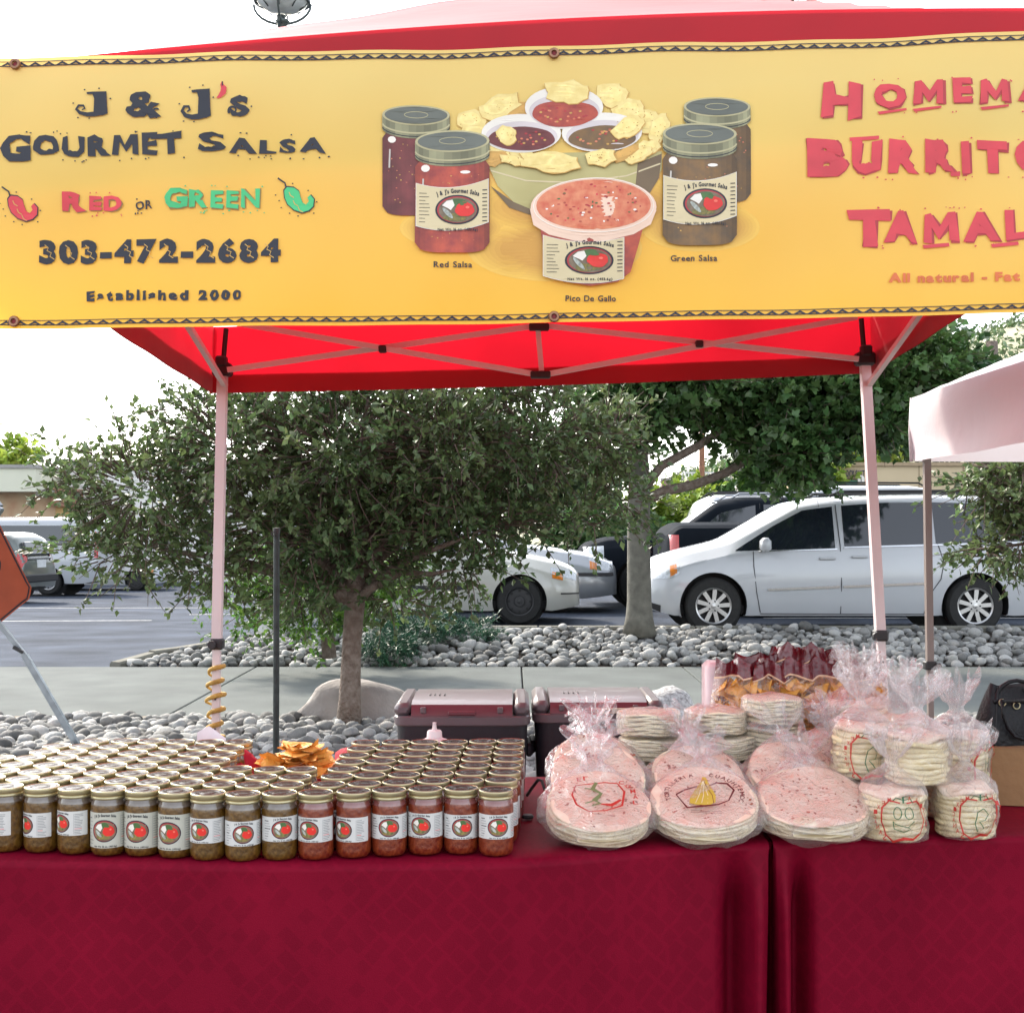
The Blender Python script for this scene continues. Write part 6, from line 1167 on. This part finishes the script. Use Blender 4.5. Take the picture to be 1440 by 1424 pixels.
place_l(990, 3.10, TZ+.071, 28, -5, 'front middle tortilla bag printed with yellow corn and dark red outline', 6, pf=pf_corn, R=.122)
place_l(980, 3.22, TZ+.103, 34, 8, 'tortilla bag tucked behind the corn printed bag', 7, R=.112, n=10)
place_l(1143, 3.12, TZ+.070, 25, -3, 'widest front tortilla bag without print showing toasted spots, right of centre', 8, R=.130, n=9)
place_l(1118, 3.25, TZ+.103, 33, 10, 'hazy tortilla bag behind the unprinted toasted one', 9, R=.118, n=10)
place_l(1170, 3.38, TZ+.115, 42, -14, 'pinkish tortilla bag propped below the dark red chip bags', 10, R=.110, n=10)
# small packs
def pack(px, D, z, R, H, label, seed, tail=0):
    rt = root('tortilla_pack', label, 'pack', (Cx(px, D), D, z), (0, 0, seed*.7), 'round packs of small tortillas'); n_ = int(H/.0058); dm = [disc_mesh(R, .005, m_te, seed+i, 30) for i in range(2)]
    for k in range(n_): put('tortilla', dm[k % 2], rt, (.0015*math.sin(k*2.3), .0015*math.cos(k*1.9), .004+H/n_*(k+.5)-.002))
    b = MB(); ph = seed*1.7
    def f(u, v):
        a = 2*PI*u; rr, z_ = [(0.0, -.0), (R*1.03, 0), (R*1.05, H*.5), (R*1.03, H), (R*.55, H+.008), (0, H+.004)][0], 0
        tt = v*5; i = min(int(tt), 4); fr_ = tt-i; pr_ = [(0.001, .001), (R*1.03, .001), (R*1.07, H*.5), (R*1.03, H+.001), (R*.55, H+.010), (.001, H+.006)]
        r0, z0_ = pr_[i]; r1, z1_ = pr_[i+1]; rr = r0+(r1-r0)*fr_; z_ = z0_+(z1_-z0_)*fr_; w = 1+.018*math.sin(9*a+ph)*math.sin(v*7)+.012*math.sin(17*a-ph)
        return Vector((rr*w*math.cos(a), rr*w*math.sin(a), z_+.004*noise.noise((rr*math.cos(a)*30+ph, rr*math.sin(a)*30, z_*20))*(1 if z_ > .01 else 0)))
    b.grid(f, 60, 30, pl_pack); put('plastic_film', b.mesh('plastic_film', True), rt)
    if tail:
        sh = Shell([(0, .045, .03, 0, .05), (.03, .03, .02, 0, .15), (.05, .012, .012, 0, .2), (.07, .02, .016, 0, .3), (.11, .045, .03, 0, .5), (.14, .055, .035, 0, .55)], seed, kw=9)
        o = put('film_tail', sh.mesh(pl_film, 60, 20), rt, (R*.8*math.cos(tail), R*.8*math.sin(tail), H*.55)); o.rotation_euler = (.25, 0, tail-PI/2); 
    return rt
for (px, D, base, nn, R, H, lab) in ((913, 3.42, .0, 4, .080, .054, 'left'), (1007, 3.45, 0, 4, .079, .054, 'middle'), (1085, 3.46, 0, 4, .076, .062, 'right')):
    for k in range(nn):
        j = rnd.uniform(-4, 4) if k else 0; who = ['lowest', 'second lowest', 'second highest', 'topmost'][k]
        pack(px+j+(14 if k < nn-1 and lab == 'middle' else 0), D, TZ+.002+k*(H+.0115), R, H, f'{who} round tortilla pack in the {lab} stack behind the big bags', 11+k+int(px), tail=(-.3 if k == nn-2 else (-1.2 if k == 1 else 0)))
# gordita bags standing
def gord(px, D, z, R, n, label, seed, pr_=None, yaw=0, tiltx=0, tilty=0, t=.0125):
    rt = root('gordita_bag', label, 'bag', (Cx(px, D), D, z), (math.radians(tiltx), math.radians(tilty), math.radians(yaw)), BG); H = n*t; dm = [disc_mesh(R*.98, t*.93, m_gt, seed+i, 36, 'gordita', .3) for i in range(3)]; tpm = disc_mesh(R*.97, t*.93, m_tt, seed+9, 36)
    for k in range(n): put('gordita', tpm if k == n-1 else dm[k % 3], rt, (.003*math.sin(k*2.1+seed), .003*math.cos(k*1.3), .004+t*(k+.5)), (0, 0, k*1.1))
    sh = Shell(up_prof(R*1.0, H+.006), seed, sq=2.2); me = sh.mesh(pl_film); M = Matrix.Rotation(PI/2, 4, 'X'); me.transform(M); put('plastic_film', me, rt)
    if pr_:
        def fn(u, v, ly): q = sh.at(0, 0); tt = np.interp(v, [0, .02, H], [sh.t[0], sh.t[2], sh.t[4]]); w = sh.at(float(tt), -PI/2+u/R+PI, .0025+.0005*ly); return Vector((w.x, -w.z, w.y)) 
        pr = Print(fn, .02); pr_(pr, H); put('bag_print', pr.mb.mesh('bag_print'), rt)
    return rt
def pg_tomato(p, H, face=0):
    s = H/.10; T = lambda L: [(x*1.0, (y*s)+H*.5) for x, y in L]
    p.stroke(T([(-.005, .036), (-.025, .040), (-.040, .028), (-.044, 0), (-.034, -.026), (-.018, -.036), (0, -.034), (.018, -.040), (.034, -.030), (.042, -.004), (.040, .026), (.026, .040), (.005, .036)]), [.003, .004, .004, .003, .003, .004, .005, .004, .003, .003, .004, .004, .003], r_ink, 1)
    p.stroke(T([(0, .036), (0, .048), (-.006, .053)]), .0022, g_ink, 1); p.stroke(T([(0, .042), (.012, .046), (.02, .038)]), .002, g_ink, 1); p.stroke(T([(0, .042), (-.012, .045), (-.018, .036)]), .002, g_ink, 1)
    if face == 0:
        for cx in (-.009, .010): p.stroke([(cx+.007*math.cos(a), H*.5+(.016+.012*math.sin(a))*s) for a in np.linspace(0, 2*PI, 14)], .0016, g_ink, 1, True)
        p.stroke(T([(-.018, .0), (-.006, -.012), (.014, -.006), (.018, .0), (.016, -.016), (0, -.022), (-.012, -.016), (-.006, -.012)]), .0018, g_ink, 1)
    else: p.stroke(T([(-.004, .02), (-.014, .008), (-.008, -.004), (.004, -.006), (-.006, -.022), (.006, -.028), (.012, -.01), (.006, .012), (-.004, .02)]), .0018, g_ink, 1)
    for i, ch in enumerate('TORTILLAS'):
        a = math.radians(200-14*i); x, y = .054*math.cos(a), .046*math.sin(a)*s+H*.5
        if i < 8: p.letter(ch, x-.0035, y+.006, x+.0035, y-.004, r_ink, 1, .01)
    for i, ch in enumerate('MEXICANAS'):
        a = math.radians(62-14*i); x, y = .056*math.cos(a), .046*math.sin(a)*s+H*.5; p.letter(ch, x-.0035, y+.006, x+.0035, y-.004, r_ink, 1, .01)
gord(1255, 3.11, TZ+.002, .077, 9, 'squat bag of thick tortillas with green pear face print, front right', 31, lambda p, H: pg_tomato(p, H, 0), 0)
gord(1357, 3.13, TZ+.002, .070, 9, 'rightmost bag of thick tortillas with red tomato outline beside the box', 32, lambda p, H: pg_tomato(p, H, 1), 8)
gord(1180, 3.40, TZ+.002, .080, 9, 'lower bag of thick tortillas wedged beneath the tomato printed one', 33, lambda p, H: pg_tomato(p, H, 1), -20)
gord(1210, 3.26, TZ+.115, .070, 10, 'upright tomato printed bag of thick tortillas left of the tall unprinted one', 34, lambda p, H: pg_tomato(p, H, 1), 4)
gord(1289, 3.16, TZ+.122, .074, 9, 'tall clear bag of thick tortillas with frilly knotted top, topmost in front', 35, None, 0, tiltx=0)
gord(1345, 3.32, TZ+.002, .078, 17, 'tomato printed bag standing behind the frilly topped one', 36, lambda p, H: pg_tomato(p, H, 0), 40)
gord(1255, 3.42, TZ+.002, .085, 19, 'rear bag of thick tortillas between the two ruffled tops', 37, None, 0)
gord(1205, 3.50, TZ+.002, .080, 21, 'rearmost clear bag of thick tortillas with tall open ruffle', 38, None, 0)
# chip bags with dark red tops
m_cb = plastic('chip_bag_film', (1, .9, .8), base=.07, edge=.45, rough=.08, bump=.8, bscale=22, diff=.15); m_cbt = pbr('chip_bag_red', (.12, .006, .012), .25, .2, 20, .8, 25, coat=.5); m_cbl = pbr('chip_bag_cream', (.65, .40, .25), .4)
m_chd = pbr('bag_chip_fill', (.72, .30, .04), .6, 0, 30, .3, 60, col2=(.85, .45, .09), island=.2)
def chipbag(px, D, ztop, yaw, label, seed, w=.195, h=.33):
    zb_ = ztop-h; rt = root('chip_bag', label, 'bag', (Cx(px, D), D, TZ+.002), (0, math.radians(rnd.uniform(-6, 6)), math.radians(yaw)), 'tortilla chip bags with dark red tops'); z0_ = zb_-TZ-.002; r = np.random.RandomState(seed)
    def thick(v): return .055*math.sin(min(1, max(v, 0.02)*1.35)*PI*.74)**.7*(1-v**3)+.004
    ht = ztop-TZ-.002
    def sh(u, v, side, off=0):
        x = (u-.5)*w*(1-.22*v**3+.05*math.sin(v*9+seed)); th = (thick(v)+off)*math.sqrt(max(0, 1-(2*u-1)**2))+.001; z = v*ht; cr_ = (.016*math.sin(u*14+seed)*v**4+.010*math.sin(u*27)*v**5)
        return Vector((x, side*th+cr_+.004*noise.noise((x*40, z*30, seed)), z-.02*v**6*abs(math.sin(u*7+seed))))
    for side, nm in ((-1, 'front_film'), (1, 'back_film')):
        b = MB(); b.grid(lambda u, v: sh(u, v, side), 26, 30, m_cb, v1=.88); b.build(nm, rt, smooth=True, world=False)
        b = MB(); b.grid(lambda u, v: sh(u, .84+.16*v+(1-v)*.04*abs(math.sin(u*PI*2)), side, .002), 30, 10, m_cbt); b.build('red_header', rt, smooth=True, world=False)
        b = MB(); b.grid(lambda u, v: sh(u, .830+.014*v+.04*abs(math.sin(u*PI*2)), side, .0035), 40, 2, m_cbl); b.build('cream_edge', rt, smooth=True, world=False)
    n_ = 260; P0 = np.stack([(r.rand(n_)-.5)*w*.82, (r.rand(n_)-.5)*.06, ht*(.05+.74*r.rand(n_))], 1); V, Q = leaves(P0, r.randn(n_, 3), .055, ([(-.45, 0, 0), (.45, 0, 0), (0, .8, .06), (0, .3, .12)], [(0, 1, 3), (1, 2, 3), (2, 0, 3)]), r)
    lim_ = w*.46; V[:, 0] = np.clip(V[:, 0], -lim_, lim_); V[:, 1] = np.clip(V[:, 1], -.045, .045); V[:, 2] = np.clip(V[:, 2], .01, ht*.84)
    o = put('chips_inside', raw('chips_inside', V.tolist(), Q.tolist(), m_chd), rt); o['kind'] = 'stuff'
    if seed % 2 == 0: pr = Print(lambda u, v, ly: sh(.5+u, v, -1, .004)); pr.stroke([(-.12, .5), (.05, .5), (.05, .62), (.2, .62)], .008, k_ink, 1); pr.build('bag_print', rt, world=False)
for a in ((1046, 3.68, P(0, 922, 3.68).z, -8, 'leftmost dark red topped chip bag beside the white tissue pack', 41), (1093, 3.66, P(0, 925, 3.66).z, 6, 'front middle chip bag with dark red top above the white packs', 42), (1142, 3.64, P(0, 922, 3.64).z, -4, 'right front chip bag with dark red top beside the ruffled bags', 43),
          (1076, 3.80, P(0, 912, 3.8).z, 12, 'chip bag in the second rank, left of the tallest one', 44), (1120, 3.80, P(0, 901, 3.8).z, -10, 'tallest dark red topped chip bag at the back centre', 45), (1166, 3.80, P(0, 910, 3.8).z, 8, 'rear right chip bag with dark red top', 46), (1192, 3.70, P(0, 925, 3.7).z, -16, 'chip bag at the right end half hidden by clear ruffles', 47)): chipbag(*a)
# tissue pack
c = P(1004, 968, 3.75); tp_ = root('tissue_pack', 'pale pink tissue roll pack standing left of the chip bags', 'pack', (c.x+.01, 3.78, TZ)); zt = P(0, 934, 3.7).z
b = MB(); b.box((c.x+.01, 3.78, (TZ+zt)/2), (.068, .12, zt-TZ), pbr('tissue_wrap', (.66, .52, .54), .5, .05, 20, coat=.2), bev=.014); b.build('wrapped_roll', tp_, autos=50)
b = MB(); b.tube([(c.x+.04, 3.718, zt-.06), (c.x+.02, 3.716, zt-.07), (c.x+.008, 3.716, zt-.1), (c.x+.006, 3.716, zt-.2)], .002, k_ink, 5); b.tube([(c.x+.04, 3.717, zt-.075), (c.x+.026, 3.716, zt-.082), (c.x+.018, 3.716, zt-.11), (c.x+.017, 3.716, zt-.2)], .0012, k_ink, 5); b.build('printed_line', tp_)
# cardboard box and handbag
m_card = pbr('cardboard', (.30, .165, .075), .85, .08, 5, .15, 40); D = 3.42; zt = P(0, 1057, D).z; x0, x1 = Cx(1352, D), Cx(1352, D)+.46
cb = root('cardboard_box', 'brown cardboard box marked 12x32 on the right end of the table', 'box', ((x0+x1)/2, D+.16, TZ)); b = MB(); R3 = Matrix.Rotation(math.radians(-12), 3, 'Z'); cc = Vector(((x0+x1)/2, D+.17, (TZ+zt)/2+.001)); b.box(cc, (.46, .30, zt-TZ-.002), m_card, R3); b.build('carton', cb)
b = MB(); b.box(cc+Vector((0, 0, (zt-TZ)/2+.001)), (.458, .296, .003), m_card, R3); b.build('lid_flaps', cb); b = MB(); b.box(cc+Vector((0, 0, (zt-TZ)/2+.0032)), (.455, .05, .001), pbr('packing_tape', (.36, .22, .10), .3), R3); b.build('tape', cb)
pr = Print(lambda u, v, ly: cc+R3 @ Vector((-.23+u, -.1512, (zt-TZ)/2-.0-v))); pr.text('12x32', .035, .078, .018, .030, ink, 1, .02); pr.text('oz', .082, .09, .019, .030, ink, 1, .0) if False else None; pr.build('box_marking', cb)
m_lea = pbr('black_leather', (.006, .006, .008), .45, .15, 30, .25, 120, spec=.3, coat=0); hx = Cx(1434, 3.5); hz = zt+.004; hb = root('handbag', 'black leather handbag with gold rings standing on the cardboard box', 'handbag', (hx, 3.56, hz))
def hbag(u, v):
    a = 2*PI*u; s = 1-.38*v**1.7; x = .105*s*(abs(math.cos(a))**.6)*(1 if math.cos(a) > 0 else -1); y = .06*(1-.75*v**2)*(abs(math.sin(a))**.7)*(1 if math.sin(a) > 0 else -1); z = .155*v+(.006*math.cos(2*a))*v; return Vector((hx+x*math.cos(.3)-y*math.sin(.3), 3.56+x*math.sin(.3)+y*math.cos(.3), hz+z))
b = MB(); b.grid(hbag, 48, 16, m_lea); b.add([hbag(i/24, 1) for i in range(24)], [tuple(range(24))], m_lea); b.add([hbag(i/24, 0) for i in range(24)], [tuple(reversed(range(24)))], m_lea); b.build('bag_body', hb, smooth=True)
for s in (-1, 1):
    b = MB(); b.tube([hbag(.6 if s > 0 else .9, .72)+Vector((.0, -.006, 0))]+[Vector((hx+.055*math.cos(a)+.0, 3.50+.02*s, hz+.12-.10*abs(math.sin(a))*(1 if s < 0 else -.5))) for a in np.linspace(PI, 0, 9)], .0055, m_lea, 8); b.build('handle', hb, smooth=True)
b = MB(); b.tube([hbag(.78, v)+Vector((0, -.002, 0)) for v in np.linspace(.02, .98, 12)], .0018, m_gold if False else m_trim, 6); b.tube([hbag(.62, v)+Vector((0, -.002, 0)) for v in np.linspace(.02, .98, 12)], .0016, m_trim, 6); b.build('seam', hb)
for (u, v) in ((.66, .74), (.74, .70), (.84, .66)):
    c = hbag(u, v)+Vector((0, -.006, 0)); b = MB(); b.tube([c+Vector((.009*math.cos(a), -.002, .009*math.sin(a))) for a in np.linspace(0, 2*PI, 15)], .0018, m_gold, 6, cap=False); b.build('metal_ring', hb, smooth=True)
